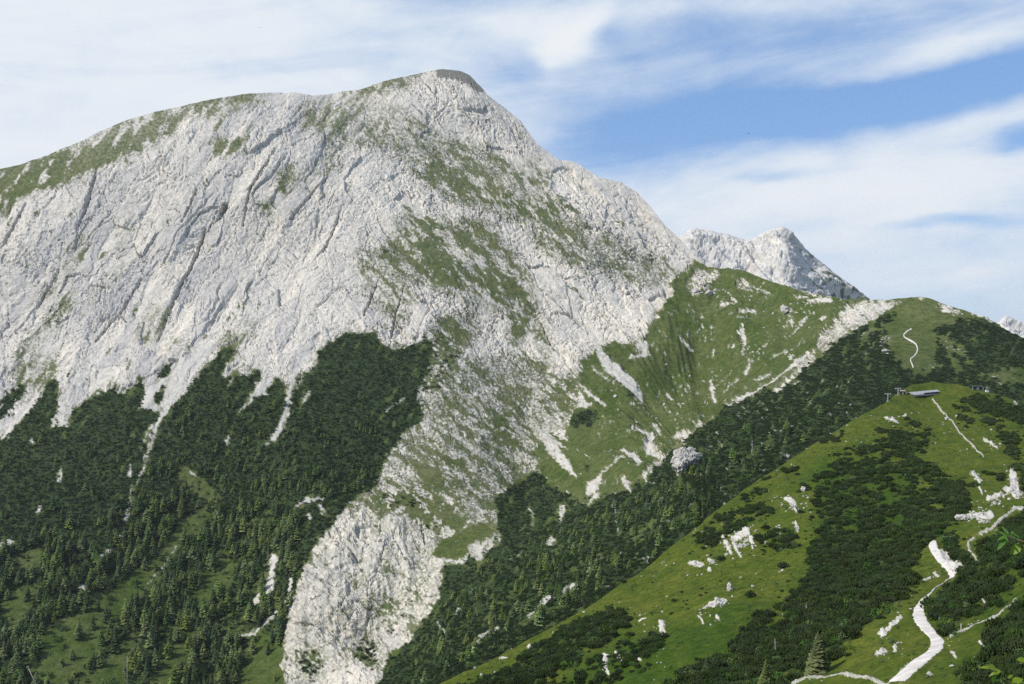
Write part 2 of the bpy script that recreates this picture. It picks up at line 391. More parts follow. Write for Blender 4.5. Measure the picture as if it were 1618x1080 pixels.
# turf on the plateau
poly(V, [(-320, 350), (-150, 300), (0, 250), (60, 240), (120, 215), (170, 190), (215, 172), (262, 158), (300, 150), (345, 140), (385, 135), (425, 140), (408, 164), (372, 172), (345, 186),
         (300, 196), (272, 213), (228, 234), (182, 256), (135, 268), (100, 288), (62, 300), (24, 320), (0, 334), (-150, 400), (-320, 460)], .60)
stroke(V, [(0, 300), (60, 285), (110, 268), (170, 244), (225, 225), (262, 208)], [40, 34, 30, 26, 20, 10], .72)
stroke(V, [(105, 237), (150, 214), (190, 200)], 10, .25, 'mul'); stroke(V, [(262, 178), (300, 169)], 9, .2, 'mul'); stroke(V, [(285, 200), (310, 190)], 13, .2, 'mul'); stroke(V, [(335, 172), (362, 168)], 10, .2, 'mul')
poly(V, [(540, 135), (605, 118), (650, 108), (680, 102), (650, 132), (610, 143), (575, 154), (545, 156)], .56)
poly(V, [(322, 228), (350, 220), (392, 222), (375, 240), (358, 248), (340, 240)], .75)
poly(V, [(440, 268), (470, 270), (455, 285), (445, 300)], .6); poly(V, [(408, 320), (430, 318), (420, 340), (410, 336)], .7); poly(V, [(445, 290), (460, 300), (452, 312), (440, 306)], .7)
poly(V, [(470, 160), (560, 158), (640, 172), (700, 215), (770, 235), (835, 275), (872, 312), (905, 335), (880, 356), (800, 340), (720, 320), (670, 292), (640, 255), (590, 230), (520, 225), (470, 200)], .41, 'max')
poly(V, [(640, 175), (700, 215), (760, 232), (820, 265), (860, 275), (872, 290), (850, 292), (800, 268), (740, 255), (680, 235)], .50, 'max')
poly(V, [(650, 245), (700, 262), (760, 275), (800, 300), (860, 318), (900, 336), (860, 350), (800, 336), (730, 325), (690, 300)], .54, 'max')
poly(V, [(760, 300), (800, 300), (868, 322), (900, 340), (840, 345), (790, 330)], .54, 'max')
poly(V, [(820, 240), (850, 255), (870, 285), (855, 280)], .62, 'max')
poly(V, [(640, 330), (720, 350), (775, 352), (815, 400), (838, 440), (850, 500), (810, 545), (790, 480), (742, 478), (700, 455), (650, 435), (590, 420), (620, 375)], .50, 'max')
poly(V, [(735, 425), (790, 425), (832, 440), (820, 462), (775, 490), (750, 468)], .57, 'max')
poly(V, [(815, 490), (842, 488), (838, 520), (808, 552), (812, 520)], .58, 'max'); poly(V, [(640, 410), (690, 415), (740, 450), (720, 465), (670, 440)], .55, 'max')
poly(V, [(690, 500), (750, 490), (760, 520), (730, 560), (700, 610), (670, 620), (680, 560)], .52, 'max')
poly(V, [(560, 400), (640, 380), (660, 470), (640, 520), (575, 470)], .38, 'max')
poly(V, [(840, 335), (925, 352), (990, 385), (1060, 425), (1050, 460), (980, 440), (900, 420), (850, 390)], .42, 'max')
poly(V, [(900, 380), (960, 372), (970, 405), (915, 410)], .46, 'max')
poly(V, [(640, 620), (760, 560), (860, 560), (910, 620), (880, 700), (800, 780), (700, 810), (600, 790), (620, 700)], .445, 'max')
for p in [[(775, 660), (815, 640), (800, 700), (775, 690)], [(690, 720), (735, 715), (730, 760), (700, 750)], [(640, 735), (690, 745), (720, 780), (660, 775)], [(880, 600), (925, 590), (935, 640), (880, 650)],
          [(850, 500), (870, 560), (862, 580), (846, 540)], [(800, 640), (830, 700), (820, 720), (795, 690)], [(640, 770), (665, 765), (660, 800), (640, 795)]]:
    poly(V, p, .62, 'max')
poly(V, [(20, 590), (60, 560), (95, 572), (70, 605), (30, 625)], .52, 'max'); stroke(V, [(130, 375), (110, 420), (60, 470)], 22, .34); stroke(V, [(110, 470), (70, 520), (30, 570)], 18, .42)
stroke(V, [(250, 500), (230, 530)], 34, .36); stroke(V, [(270, 545), (300, 560)], 22, .4); stroke(V, [(195, 350), (190, 430), (120, 500)], 12, .3); stroke(V, [(390, 520), (350, 550), (310, 600), (270, 650)], 30, .38)
stroke(V, [(520, 200), (530, 260), (470, 290)], 26, .32)
BOWL = [(938, 548), (970, 536), (1000, 545), (1030, 520), (1045, 482), (1062, 470), (1058, 450), (1075, 432), (1105, 418), (1150, 420), (1200, 434), (1260, 454), (1330, 474), (1342, 488), (1315, 512),
        (1290, 555), (1230, 600), (1150, 652), (1105, 668), (1085, 690), (1040, 726), (985, 770), (930, 780), (885, 760), (872, 715), (895, 685), (905, 655), (925, 625), (915, 590)]
poly(V, BOWL, .92)
poly(V, [(1340, 470), (1420, 470), (1470, 468), (1530, 490), (1600, 524), (1940, 640), (1940, 1200), (1380, 800), (1300, 640), (1290, 560)], .85)
poly(V, [(880, 680), (950, 700), (1000, 740), (960, 790), (900, 800), (860, 760), (840, 720)], .8, 'max')
# forest floor, everything below the cliffs on the left
LOW = [(-320, 720), (-120, 705), (0, 690), (30, 665), (52, 640), (62, 622), (76, 604), (88, 596), (92, 612), (96, 650), (104, 672), (120, 645), (150, 626), (175, 613), (184, 604), (183, 620), (210, 614),
       (222, 596), (228, 600), (226, 632), (235, 640), (240, 622), (262, 572), (272, 578), (262, 600), (290, 612), (320, 590), (338, 566), (352, 549), (366, 548), (365, 562), (356, 585), (362, 592), (385, 594),
       (408, 588), (420, 590), (416, 612), (440, 600), (455, 610), (470, 585), (490, 590), (505, 556), (520, 540), (548, 526), (570, 528), (590, 530), (600, 548), (645, 552), (680, 540), (676, 580), (668, 600),
       (655, 612), (664, 640), (666, 665), (640, 672), (630, 700), (612, 715), (602, 740), (592, 766), (572, 784), (545, 800), (530, 822), (508, 846), (492, 868), (480, 900), (470, 935), (458, 965), (448, 1000),
       (442, 1040), (440, 1080), (450, 1210), (-320, 1210)]
poly(V, LOW, .93)
poly(K, LOW, .95)
poly(K, [(-320, 640), (0, 630), (20, 612), (44, 600), (38, 616), (22, 640), (8, 655), (-20, 670)], .95)
for p in [[(243, 598), (262, 574), (272, 580), (258, 602), (246, 606)], [(60, 640), (75, 620), (92, 598), (94, 612), (78, 640), (60, 660)]]: poly(K, p, .95)
# scree tongues running into the forest
for pts, w in [([(330, 548), (300, 580), (272, 620), (258, 650), (246, 680), (236, 710), (226, 740)], [16, 16, 13, 9, 7, 6, 3]), ([(262, 600), (238, 622), (232, 640), (250, 645)], [8, 16, 16, 8]),
               ([(290, 556), (268, 608), (256, 640)], [5, 6, 6]), ([(318, 570), (290, 618), (262, 650)], [5, 8, 6]), ([(240, 672), (226, 700), (220, 715)], [4, 3, 2]),
               ([(226, 740), (216, 768)], [5, 3]), ([(208, 762), (203, 800), (198, 822)], [4, 3, 5]), ([(190, 845), (170, 872), (160, 880)], [4, 7, 8]),
               ([(500, 535), (478, 560), (466, 590), (458, 620), (452, 650), (440, 680), (420, 705)], [6, 12, 9, 9, 8, 8, 3]), ([(455, 640), (438, 690), (424, 700)], [5, 7, 3]), ([(425, 580), (408, 612), (392, 636), (376, 650)], [5, 7, 5, 3]),
               ([(428, 600), (410, 615), (420, 622)], [10, 14, 6]), ([(480, 590), (470, 615)], [4, 3]), ([(488, 620), (476, 638)], [7, 3]), ([(413, 716), (412, 728)], 4), ([(360, 575), (355, 595)], 5), ([(368, 595), (360, 612)], 3),
               ([(100, 652), (84, 672)], 8), ([(98, 640), (102, 668)], 7), ([(0, 690), (20, 668), (46, 640), (70, 606)], [5, 7, 9, 5]), ([(362, 690), (358, 702)], 6),
               ([(640, 628), (612, 644), (606, 660)], [3, 3, 2]), ([(300, 745), (308, 752)], 4), ([(0, 866), (20, 856)], [14, 5]), ([(60, 810), (64, 800)], 5), ([(124, 925), (134, 930)], 7), ([(228, 930), (262, 890), (280, 862)], 3),
               ([(96, 745), (94, 760)], 7), ([(50, 695), (54, 702)], 5), ([(206, 735), (204, 750)], 6), ([(438, 965), (400, 1000), (352, 1010)], [5, 6, 3]), ([(430, 890), (424, 930), (402, 950)], [9, 12, 12]), ([(440, 885), (430, 880)], 12), ([(468, 800), (485, 790), (510, 788)], [5, 7, 5]), ([(486, 812), (490, 818)], 6), ([(505, 798), (510, 804)], 6), ([(438, 806), (442, 800)], 4), ([(452, 838), (456, 846)], 3), ([(462, 905), (455, 940), (452, 965)], [5, 8, 6])]:
    w = w if isinstance(w, list) else [w] * len(pts); stroke(S_, pts, [x * .95 for x in w], .92); stroke(K, pts, [x * .9 + 2 for x in w], 0.0, 'mul'); stroke(V, pts, [x * 1.5 for x in w], 0.5, 'mul')
# light turf inside the forest
GRS = [[(60, 1000), (90, 985), (150, 960), (180, 930), (215, 905), (248, 880), (285, 832), (330, 798), (352, 785), (330, 815), (290, 852), (262, 892), (232, 930), (192, 972), (160, 990), (110, 1030), (70, 1040)],
       [(110, 1090), (165, 1052), (200, 1008), (225, 990), (212, 1035), (190, 1090), (110, 1210)], [(374, 1090), (396, 1012), (420, 1000), (442, 1030), (450, 1090), (440, 1210), (360, 1210)],
       [(0, 960), (30, 930), (60, 920), (50, 960), (10, 1000)], [(280, 745), (310, 750), (345, 785), (330, 790), (290, 765)], [(40, 1060), (90, 1040), (140, 1010), (175, 1000), (140, 1045), (90, 1085)], [(230, 1085), (270, 1030), (300, 1000), (312, 1010), (280, 1060), (262, 1095)], [(310, 930), (350, 890), (372, 880), (350, 925), (322, 950)], [(20, 880), (60, 868), (80, 880), (40, 900)]]
GM = canvas(0.0)
for p in GRS: poly(GM, p, 1.0)
GM = np.clip(blur(GM, 6) * 1.8, 0, 1); K *= (1 - .95 * GM); V = np.maximum(V, GM)
poly(K, [(250, 950), (330, 860), (420, 800), (470, 800), (470, 860), (430, 900), (390, 1000), (330, 1080), (250, 1080)], .55, 'mul')
# buttress and rib keep little turf
BUT = [(545, 800), (560, 785), (600, 770), (660, 800), (690, 840), (700, 870), (690, 905), (702, 930), (690, 955), (672, 975), (655, 1000), (610, 1010), (612, 1050), (590, 1075), (560, 1068), (520, 1085),
       (480, 1100), (452, 1080), (448, 1030), (462, 960), (476, 905), (492, 866), (530, 825)]
poly(V, BUT, .27); poly(K, BUT, 0.0); stroke(V, [(530, 800), (560, 800), (600, 812), (650, 800)], 16, .55); stroke(V, [(500, 870), (520, 900)], 10, .45); stroke(V, [(470, 985), (500, 990)], 8, .45); stroke(V, [(655, 850), (675, 900), (650, 980)], 16, .48); stroke(V, [(560, 900), (590, 960)], 10, .42); stroke(K, [(575, 800), (585, 835)], 7, .6); stroke(K, [(650, 940), (640, 985), (600, 1000)], 10, .55); stroke(K, [(520, 822), (540, 812)], 8, .6)
for p in [[(590, 945), (620, 940), (640, 965), (610, 985), (570, 965)], [(600, 880), (625, 880), (630, 920), (612, 930)], [(640, 925), (660, 930), (662, 955), (640, 950)], [(590, 810), (605, 800), (600, 850), (590, 850)]]: poly(V, p, .50, 'max')
for p in [[(468, 1032), (500, 1025), (520, 1050), (500, 1075), (475, 1070)], [(555, 1010), (585, 1000), (605, 1035), (590, 1062), (560, 1050)], [(505, 795), (530, 800), (528, 822), (512, 820)], [(655, 790), (680, 800), (690, 820), (670, 812)]]: poly(K, p, .50); poly(V, p, .55)
poly(V, [(690, 862), (715, 850), (758, 828), (784, 836), (772, 850), (742, 862), (735, 880), (700, 888), (684, 874)], .95); poly(K, [(700, 895), (740, 880), (790, 862), (800, 870), (760, 885), (710, 915)], .8)
poly(V, [(640, 790), (800, 765), (800, 858), (745, 895), (695, 905), (700, 850)], .46, 'max')
poly(V, [(585, 772), (640, 770), (700, 785), (745, 826), (700, 850), (660, 830), (615, 808), (585, 800)], .60, 'max'); poly(K, [(590, 778), (640, 776), (668, 800), (640, 812), (600, 800)], .42, 'max'); poly(K, [(660, 812), (700, 820), (690, 846), (668, 838)], .40, 'max')
# gully woods between buttress and near ridge
DARKR = [(700, 900), (760, 880), (800, 862), (850, 840), (880, 825), (930, 790), (985, 772), (1040, 740), (1085, 700), (1130, 660), (1200, 615), (1240, 606), (1290, 570), (1310, 548), (1345, 520), (1380, 505), (1400, 490), (1420, 496), (1400, 520), (1405, 560), (1436, 590), (1480, 600),
         (1440, 640), (1300, 740), (1130, 850), (960, 1000), (700, 1150), (560, 1200), (600, 1080), (615, 1040), (655, 1000), (690, 955), (702, 925)]
poly(K, DARKR, .93); poly(V, DARKR, .95)
poly(K, [(780, 790), (850, 740), (875, 770), (920, 790), (930, 810), (880, 830), (830, 862), (790, 860)], .75); poly(V, [(780, 790), (850, 740), (880, 770), (930, 800), (880, 830), (800, 860)], .9)
poly(K, [(1380, 500), (1420, 488), (1410, 510), (1395, 540), (1380, 545), (1355, 540)], .6)
poly(K, [(905, 655), (925, 648), (950, 655), (940, 668), (912, 680), (900, 668)], .9); poly(K, [(980, 620), (1005, 632), (1008, 642), (988, 632)], .9); poly(K, [(900, 695), (920, 690), (915, 702)], .7)
stroke(K, [(928, 738), (930, 742)], 12, .8); stroke(K, [(930, 730), (936, 726)], 6, .8)
for pts, w in [([(1240, 690), (1180, 730)], 5), ([(1300, 640), (1240, 680)], 4), ([(1340, 600), (1260, 645)], 5), ([(1130, 745), (1080, 780)], 7), ([(1050, 810), (985, 850)], 8), ([(960, 870), (900, 905)], 7), ([(1170, 690), (1140, 720)], 6), ([(900, 860), (850, 890)], 6), ([(820, 930), (770, 965)], 7), ([(880, 960), (820, 990)], 9), ([(1000, 855), (1040, 835)], 6), ([(760, 1010), (720, 1040)], 8), ([(740, 900), (780, 885)], 6), ([(1215, 640), (1190, 660)], 6), ([(1100, 730), (1120, 712)], 6)]:
    stroke(K, pts, w, .1, 'mul')
# pass hill on the right
HILL = [(1480, 520), (1520, 505), (1545, 500), (1600, 525), (1700, 565), (1940, 640), (1940, 760), (1400, 700), (1440, 600), (1460, 596), (1478, 560)]
poly(K, HILL, .92); poly(K, [(1450, 525), (1480, 515), (1525, 506), (1490, 526), (1455, 528)], .9)
for p in [[(1440, 520), (1475, 522), (1470, 545), (1480, 570), (1470, 590), (1450, 592), (1452, 560)], [(1480, 525), (1500, 535), (1510, 570), (1530, 595), (1512, 590), (1490, 555)], [(1500, 530), (1520, 545), (1530, 565), (1545, 575), (1530, 580), (1512, 555)],
          [(1590, 575), (1618, 580), (1640, 610), (1580, 605), (1560, 600), (1540, 605), (1570, 590)], [(1540, 590), (1560, 592), (1545, 602)]]: poly(K, p, .12)
# bare limestone by the pass
for p in [[(1285, 552), (1300, 530), (1325, 500), (1345, 480), (1375, 474), (1430, 474), (1400, 492), (1385, 505), (1340, 528), (1310, 552), (1300, 558), (1293, 553)], [(1345, 548), (1375, 520), (1385, 518), (1370, 535)], [(1398, 530), (1395, 545), (1410, 548), (1410, 530)],
          [(1425, 490), (1436, 484), (1430, 500)], [(1388, 515), (1400, 510), (1396, 522)], [(1484, 485), (1500, 484), (1515, 490), (1530, 498), (1510, 500), (1490, 492)], [(1448, 500), (1460, 498), (1462, 508), (1450, 506)],
          [(1082, 455), (1090, 440), (1110, 424), (1136, 428), (1136, 440), (1112, 452), (1110, 465), (1090, 464)], [(1160, 450), (1172, 440), (1195, 452), (1190, 456), (1168, 462)]]:
    poly(V, p, .22); poly(K, p, 0.0)
for pts, w in [([(1175, 448), (1220, 466)], 4), ([(1150, 644), (1175, 625), (1215, 602), (1240, 586), (1275, 562)], [5, 7, 7, 6, 7]), ([(1192, 600), (1216, 585)], 5), ([(1222, 620), (1240, 608), (1250, 600)], [8, 7, 3]), ([(1255, 605), (1262, 600)], 4),
               ([(1172, 520), (1174, 530), (1178, 546)], [5, 12, 5]), ([(1176, 550), (1180, 562), (1188, 575), (1178, 590)], [4, 2, 5, 6]), ([(1170, 600), (1145, 622)], [4, 4]), ([(1272, 498), (1258, 520), (1240, 532)], [6, 4, 2]), ([(1250, 500), (1250, 512)], 5), ([(1245, 505), (1240, 515)], 4),
               ([(1235, 490), (1250, 490)], 8), ([(1140, 484), (1165, 482)], 5), ([(1170, 495), (1195, 492)], 6), ([(1255, 466), (1275, 468)], 5), ([(1278, 473), (1312, 474)], 8), ([(1300, 505), (1306, 502)], 6), ([(1205, 548), (1212, 544)], 5), ([(1222, 560), (1240, 550)], 4),
               ([(942, 540), (950, 560), (965, 580), (985, 595), (1005, 615), (1015, 640)], [8, 15, 26, 27, 20, 6]), ([(933, 577), (958, 600)], [3, 6]), ([(912, 603), (930, 622), (956, 642)], [3, 8, 6]), ([(916, 626), (925, 640)], [8, 12]), ([(915, 640), (932, 640)], 8),
               ([(838, 660), (855, 685), (872, 708), (895, 735), (912, 755)], [3, 6, 22, 16, 3]), ([(862, 684), (880, 700), (897, 710)], [4, 7, 3]), ([(1005, 545), (1022, 540), (1018, 560), (995, 562)], [6, 10, 8, 5]), ([(1068, 530), (1092, 552)], [4, 8]), ([(1040, 520), (1055, 538)], 3),
               ([(1032, 668), (1040, 680), (1045, 690)], [4, 9, 3]), ([(1000, 680), (1030, 690), (1025, 712), (1040, 720)], [6, 14, 14, 8]), ([(985, 712), (1000, 718), (1012, 732)], [10, 12, 10]), ([(985, 722), (960, 740), (948, 748)], [6, 4, 4]), ([(948, 752), (938, 768), (928, 780)], [8, 20, 8]), ([(945, 780), (928, 795)], [7, 3]),
               ([(983, 755), (992, 766), (996, 775)], [6, 10, 3]), ([(1022, 748), (1018, 762)], 4), ([(888, 800), (887, 812), (884, 825)], [10, 8, 3]), ([(836, 802), (842, 815), (843, 830)], [6, 4, 3]), ([(1066, 690), (1084, 688)], 8), ([(1058, 642), (1100, 636)], 2), ([(1054, 625), (1060, 632)], 7), ([(1125, 605), (1130, 635)], 7), ([(1128, 550), (1128, 565)], 5),
               ([(872, 853), (862, 868)], [11, 3]), ([(890, 938), (905, 924)], [14, 10]), ([(860, 950), (845, 965), (828, 973)], [10, 6, 3]), ([(838, 972), (830, 980)], 4), ([(760, 1004), (790, 990)], 5), ([(745, 1030), (760, 1005)], [3, 7]), ([(830, 870), (800, 890)], 3), ([(1160, 588), (1150, 596)], 3),
               ([(720, 972), (728, 960)], 4), ([(740, 940), (752, 930)], 3), ([(690, 980), (705, 1005)], 4), ([(655, 1005), (620, 1030)], 5), ([(560, 1060), (585, 1072)], 8), ([(790, 845), (760, 865), (740, 862)], [4, 8, 3]), ([(700, 886), (735, 890)], 7), ([(757, 875), (762, 882)], 10)]:
    w = w if isinstance(w, list) else [w] * len(pts); stroke(S_, pts, [x * .92 for x in w], .88); stroke(K, pts, [x + 2 for x in w], 0.0, 'mul'); stroke(V, pts, [x * .8 for x in w], 0.4, 'mul')
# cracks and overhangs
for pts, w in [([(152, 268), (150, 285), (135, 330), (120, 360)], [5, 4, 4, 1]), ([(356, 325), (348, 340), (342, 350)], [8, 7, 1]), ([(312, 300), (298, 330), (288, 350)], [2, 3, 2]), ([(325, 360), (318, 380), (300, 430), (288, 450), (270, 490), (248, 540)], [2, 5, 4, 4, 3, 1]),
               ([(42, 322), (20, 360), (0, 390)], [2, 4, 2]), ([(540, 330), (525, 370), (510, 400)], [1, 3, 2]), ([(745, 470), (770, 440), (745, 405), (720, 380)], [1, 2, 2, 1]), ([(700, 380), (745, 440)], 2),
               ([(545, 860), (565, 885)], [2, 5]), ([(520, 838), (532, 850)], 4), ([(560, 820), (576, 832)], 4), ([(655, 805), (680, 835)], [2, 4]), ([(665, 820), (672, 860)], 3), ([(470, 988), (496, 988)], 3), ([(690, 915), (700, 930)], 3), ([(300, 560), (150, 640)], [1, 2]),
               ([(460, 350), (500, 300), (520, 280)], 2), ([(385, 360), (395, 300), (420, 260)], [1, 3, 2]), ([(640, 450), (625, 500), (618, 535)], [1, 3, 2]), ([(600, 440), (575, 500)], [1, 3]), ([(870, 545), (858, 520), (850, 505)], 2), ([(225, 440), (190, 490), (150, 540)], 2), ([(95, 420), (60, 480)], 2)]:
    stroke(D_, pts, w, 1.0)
# trees: lower left, gully woods, dark slope
poly(T, [(-320, 860), (0, 862), (120, 845), (200, 800), (225, 735), (280, 720), (420, 735), (500, 740), (590, 745), (590, 770), (500, 785), (470, 800), (470, 860), (460, 960), (440, 1010), (440, 1210), (-320, 1210)], 1.0)
T *= (1 - .93 * np.clip(blur(GM, 4) * 1.3, 0, 1))
poly(T, [(0, 700), (220, 700), (200, 800), (100, 850), (0, 860)], .12, 'max'); poly(T, [(260, 640), (450, 640), (600, 680), (590, 740), (260, 730)], .35, 'max')
poly(T, [(640, 1060), (700, 960), (760, 890), (860, 840), (960, 800), (1060, 760), (1160, 700), (1240, 660), (1220, 740), (1110, 820), (1000, 905), (900, 965), (780, 1030), (660, 1110)], .42)
poly(T, [(1060, 760), (1160, 690), (1300, 620), (1380, 600), (1360, 650), (1240, 728), (1110, 820)], .16)
stroke(T, [(1188, 705), (1190, 720)], 8, .9)
T *= (1 - np.clip(S_ * 1.5, 0, 1))
for nm in ('V', 'K', 'T', 'S_'): pass
CAPP = [(690, 100), (745, 100), (766, 136), (764, 148), (750, 143), (734, 131), (712, 124), (692, 120)]  # summit flank turned from the sun; its shade goes into the rock colour
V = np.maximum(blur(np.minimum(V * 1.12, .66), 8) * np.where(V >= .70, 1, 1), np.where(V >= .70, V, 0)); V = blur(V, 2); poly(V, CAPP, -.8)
KH = blur(K, 15); poly(K, [(640, 528), (690, 515), (725, 530), (728, 565), (700, 620), (672, 650), (640, 640)], .42, 'max'); K = blur(K, 4); T = blur(T, 2)
print('canvas', time.time() - T0)

# ------------------------------------------------------------------ the mountain
NR, NC = 560, 1290
xs = np.linspace(-300, 1920, NC); tt = np.linspace(0, 1, NR) ** 1.0
top = SKY(xs); bot = np.minimum(1205, np.where(xs < 560, 1205, RIDGE(xs) + 75))
bot = np.where((xs > 420) & (xs < 640), np.minimum(bot, 1205), bot)
X = np.broadcast_to(xs, (NR, NC)).astype(np.float64); Y = top[None, :] + (bot - top)[None, :] * tt[:, None]
X = X.copy()
D = DM(X, Y)
for r in range(NR - 2, -1, -1): D[r] = np.maximum(D[r], D[r + 1] + 0.02)   # always farther going up
P = unproj(X, Y, D); N0 = grid_normals(P)
def warp(X, Y, a, s, seed): return a * fbm(X / s, Y / s, 3, seed), a * fbm(X / s + 31.7, Y / s - 12.2, 3, seed + 50)
w1x, w1y = warp(X, Y, 10.0, 20.0, 3); w2x, w2y = warp(X, Y, 8.0, 7.0, 5)
Xw = X + w1x + w2x * .5; Yw = Y + w1y + w2y * .5
vC = samp(V, Xw, Yw); kC = samp(K, X + w1x * .6 + w2x * .7, Y + w1y * .6 + w2y * .7); kh = samp(KH, X, Y); kC = np.maximum(kC, .9 * sstep(.10, .5, kh) * sstep(.18, .42, fbm((.84 * X + .54 * Y) / 6, (-.54 * X + .84 * Y) / 13, 3, 811))) * (1 - .9 * (kh < .93) * sstep(.20, .45, fbm((.84 * X + .54 * Y) / 9, (-.54 * X + .84 * Y) / 30, 3, 815)))
sC = samp(S_, X + w2x * .5, Y + w2y * .5); dC = samp(D_, X + w2x * .35, Y + w2y * .35)
rockm = sstep(.75, .15, np.maximum(np.maximum(vC, kC), sstep(.2, .5, samp(blur(S_, 3), X, Y))))
RM = blur(sstep(.75, .15, np.maximum(V, K)).astype(np.float32), 9); rockB = samp(RM, X, Y)
wr = sstep(470, 660, X + 0.25 * (Y - 350) + 45 * fbm(X / 90, Y / 90, 2, 71))
wr = np.where(Y > 780, wr * .55 + .1, wr)
def rockh(p, q, sd):
    wp = 12 * fbm(q / 80, p / 60, 3, sd + 9); p = p + wp + 2.0 * perlin(q / 11, p / 9, sd + 77); q = q + 6 * perlin(p / 20, q / 26, sd + 78)
    A = (1 - 2 * np.abs(perlin(p / 120, q / 380, sd))) * 11
    B = (1 - 2 * np.abs(perlin(p / 50, q / 190, sd + 1))) * 5.0
    c1 = np.abs(perlin(p / 34, q / 190, sd + 2)); c2 = np.abs(perlin(p / 14, q / 60, sd + 3)); c3 = np.abs(perlin(p / 34, q / 11, sd + 21))
    gate = sstep(.0, .4, perlin(p / 60, q / 90, sd + 12)); gate2 = sstep(-.05, .4, perlin(p / 35, q / 50, sd + 13)); gate3 = sstep(.0, .4, perlin(p / 40, q / 30, sd + 23))
    C = -5.0 * np.exp(-(c1 / .035) ** 2) * gate - 2.6 * np.exp(-(c2 / .06) ** 2) * gate2 - 2.2 * np.exp(-(c3 / .07) ** 2) * gate3
    f1, f2, cid, tl = worley(p / 34, q / 80, sd + 14, True); blk = cid
    Dk = (cid - .5) * 3.5 + tl * 8.0; C = C - 2.2 * np.exp(-((f2 - f1) / .035) ** 2) * (cid > .5)
    f1, f2, cid, tl = worley(p / 12, q / 24, sd + 4, True)
    Dk = Dk + (cid - .5) * 1.6 + tl * 2.6; C = C - 2.0 * np.exp(-((f2 - f1) / .08) ** 2) * gate2
    f1, f2, cid2, tl = worley(p / 4.2, q / 6.4, sd + 5, True)
    slab = 1 - .72 * sstep(-.12, .22, fbm(p / 62, q / 130, 3, sd + 31))
    Ek = ((cid2 - .5) * 1.3 + tl * 1.9 - .8 * np.exp(-((f2 - f1) / .12) ** 2) * (cid2 > .5)) * slab
    Fk = fbm(p / 3.6, q / 4.6, 2, sd + 6) * 1.0 * slab
    fine = .48 if sd < 150 else .80
    strk = fbm(p / 4.5, q / 120, 3, sd + 41) + .6 * fbm(p / 14, q / 200, 2, sd + 43)
    return A, B, C * (.8 if sd < 150 else 1), Dk, Ek * fine, Fk * fine, slab, blk, strk
hl = rockh(.84 * X + .54 * Y, -.54 * X + .84 * Y, 100)
hr = rockh(.70 * X - .71 * Y, .71 * X + .70 * Y, 200)
A, B, C, Dk, Ek, Fk, slab, blk, strk = [a * (1 - wr) + b * wr for a, b in zip(hl, hr)]
rough = sstep(.05, .5, vC) * rockm       # turfy rock is more broken
edge = sstep(0, 30, Y - top[None, :])
scale = (D / 1700.0)
h = ((A - 4.5) * .75 + (B - 2) * .6) * (0.3 + .7 * rockB) * (.2 + .8 * edge) + (rockm * (C + Ek * (1.0 + .8 * rough) + Fk * (1.1 + .8 * rough)) + rockB * Dk * (.50 + .15 * rough)) * (.25 + .75 * edge)
btm = sstep(430, 470, X) * sstep(720, 680, X) * sstep(770, 830, Y) * rockB
h = h + btm * ((1 - 2 * np.abs(perlin((X + 8 * fbm(X / 40, Y / 40, 2, 9)) / 34, Y / 190, 821))) * 6.5 + (Dk + C) * .55 + (1 - 2 * np.abs(perlin(X / 13, Y / 70, 825))) * 2.2)
h = h - rockm * dC * 7.0
soft = fbm(P[..., 0] / 60, P[..., 1] / 60, 4, 301) * 5 + fbm(P[..., 0] / 14, P[..., 1] / 14, 3, 305) * 1.3
# runnels in the bowl turf
bw = sstep(900, 1000, X) * (1 - sstep(1330, 1400, X)) * sstep(.5, .9, vC)
ang = np.arctan2(X - 1120, np.maximum(760 - Y, 5)); run = perlin(ang * 5.5 + .35 * fbm(X / 40, Y / 40, 2, 5), Y / 210, 333) * 11.0 + (1 - 2 * np.abs(perlin(ang * 12 + .3 * fbm(X / 30, Y / 30, 2, 5), Y / 130, 334))) * 1.6 + (1 - 2 * np.abs(perlin(ang * 22, Y / 70, 335))) * 1.2
h = h + (1 - rockm) * (soft * .8 + bw * run)
h = h + kC * (1 - rockm) * (fbm(X / 5.5, Y / 4.0, 3, 401) * 2.0)
h = h * np.where(D < 1000, .55 + .45 * sstep(500, 1000, D), 1.0)
P = P + N0 * (h * scale)[..., None]
N1 = grid_normals(P)
tilt_ = N1[..., 2] - N0[..., 2]
# turf collects on ledges
nz = fbm((.70 * X - .71 * Y + 5 * w2x * .2) / 5.2, (.71 * X + .70 * Y) / 24, 4, 501); nzl = fbm((.84 * X + .54 * Y) / 8, (-.54 * X + .84 * Y) / 20, 4, 507)
nzz = (nzl * (1 - wr) + nz * wr) * .8 + .4 * fbm(X / 4.5, Y / 3.5, 2, 511)
grass = sstep(.44, .56, vC + .52 * nzz + .62 * (fbm((.66 * X - .75 * Y + 1.2 * w1x) / 13, (.75 * X + .66 * Y) / 105, 3, 519) * wr + fbm((.84 * X + .54 * Y) / 15, (-.54 * X + .84 * Y) / 80, 3, 523) * (1 - wr)) + .45 * np.clip(tilt_, -.6, .6))
spars = sstep(.12, .45, vC) * sstep(.75, .5, vC) * sstep(-.35, .35, nzz + .5 * fbm(X / 2.8, Y / 2.8, 2, 515)) * .74
grass = np.clip(np.maximum(grass * (1 - .2 * rough), spars), 0, 1)
high = sstep(330, 180, Y) * (X < 900)
grass = grass * (1 - .35 * high * sstep(-.3, .4, fbm(X / 5, Y / 4, 3, 517)))
kN = kC + .48 * fbm(X / 9, Y / 7, 4, 521) * (1 - .6 * sstep(.8, .95, kC))
darkf = sstep(.42, .60, kN)
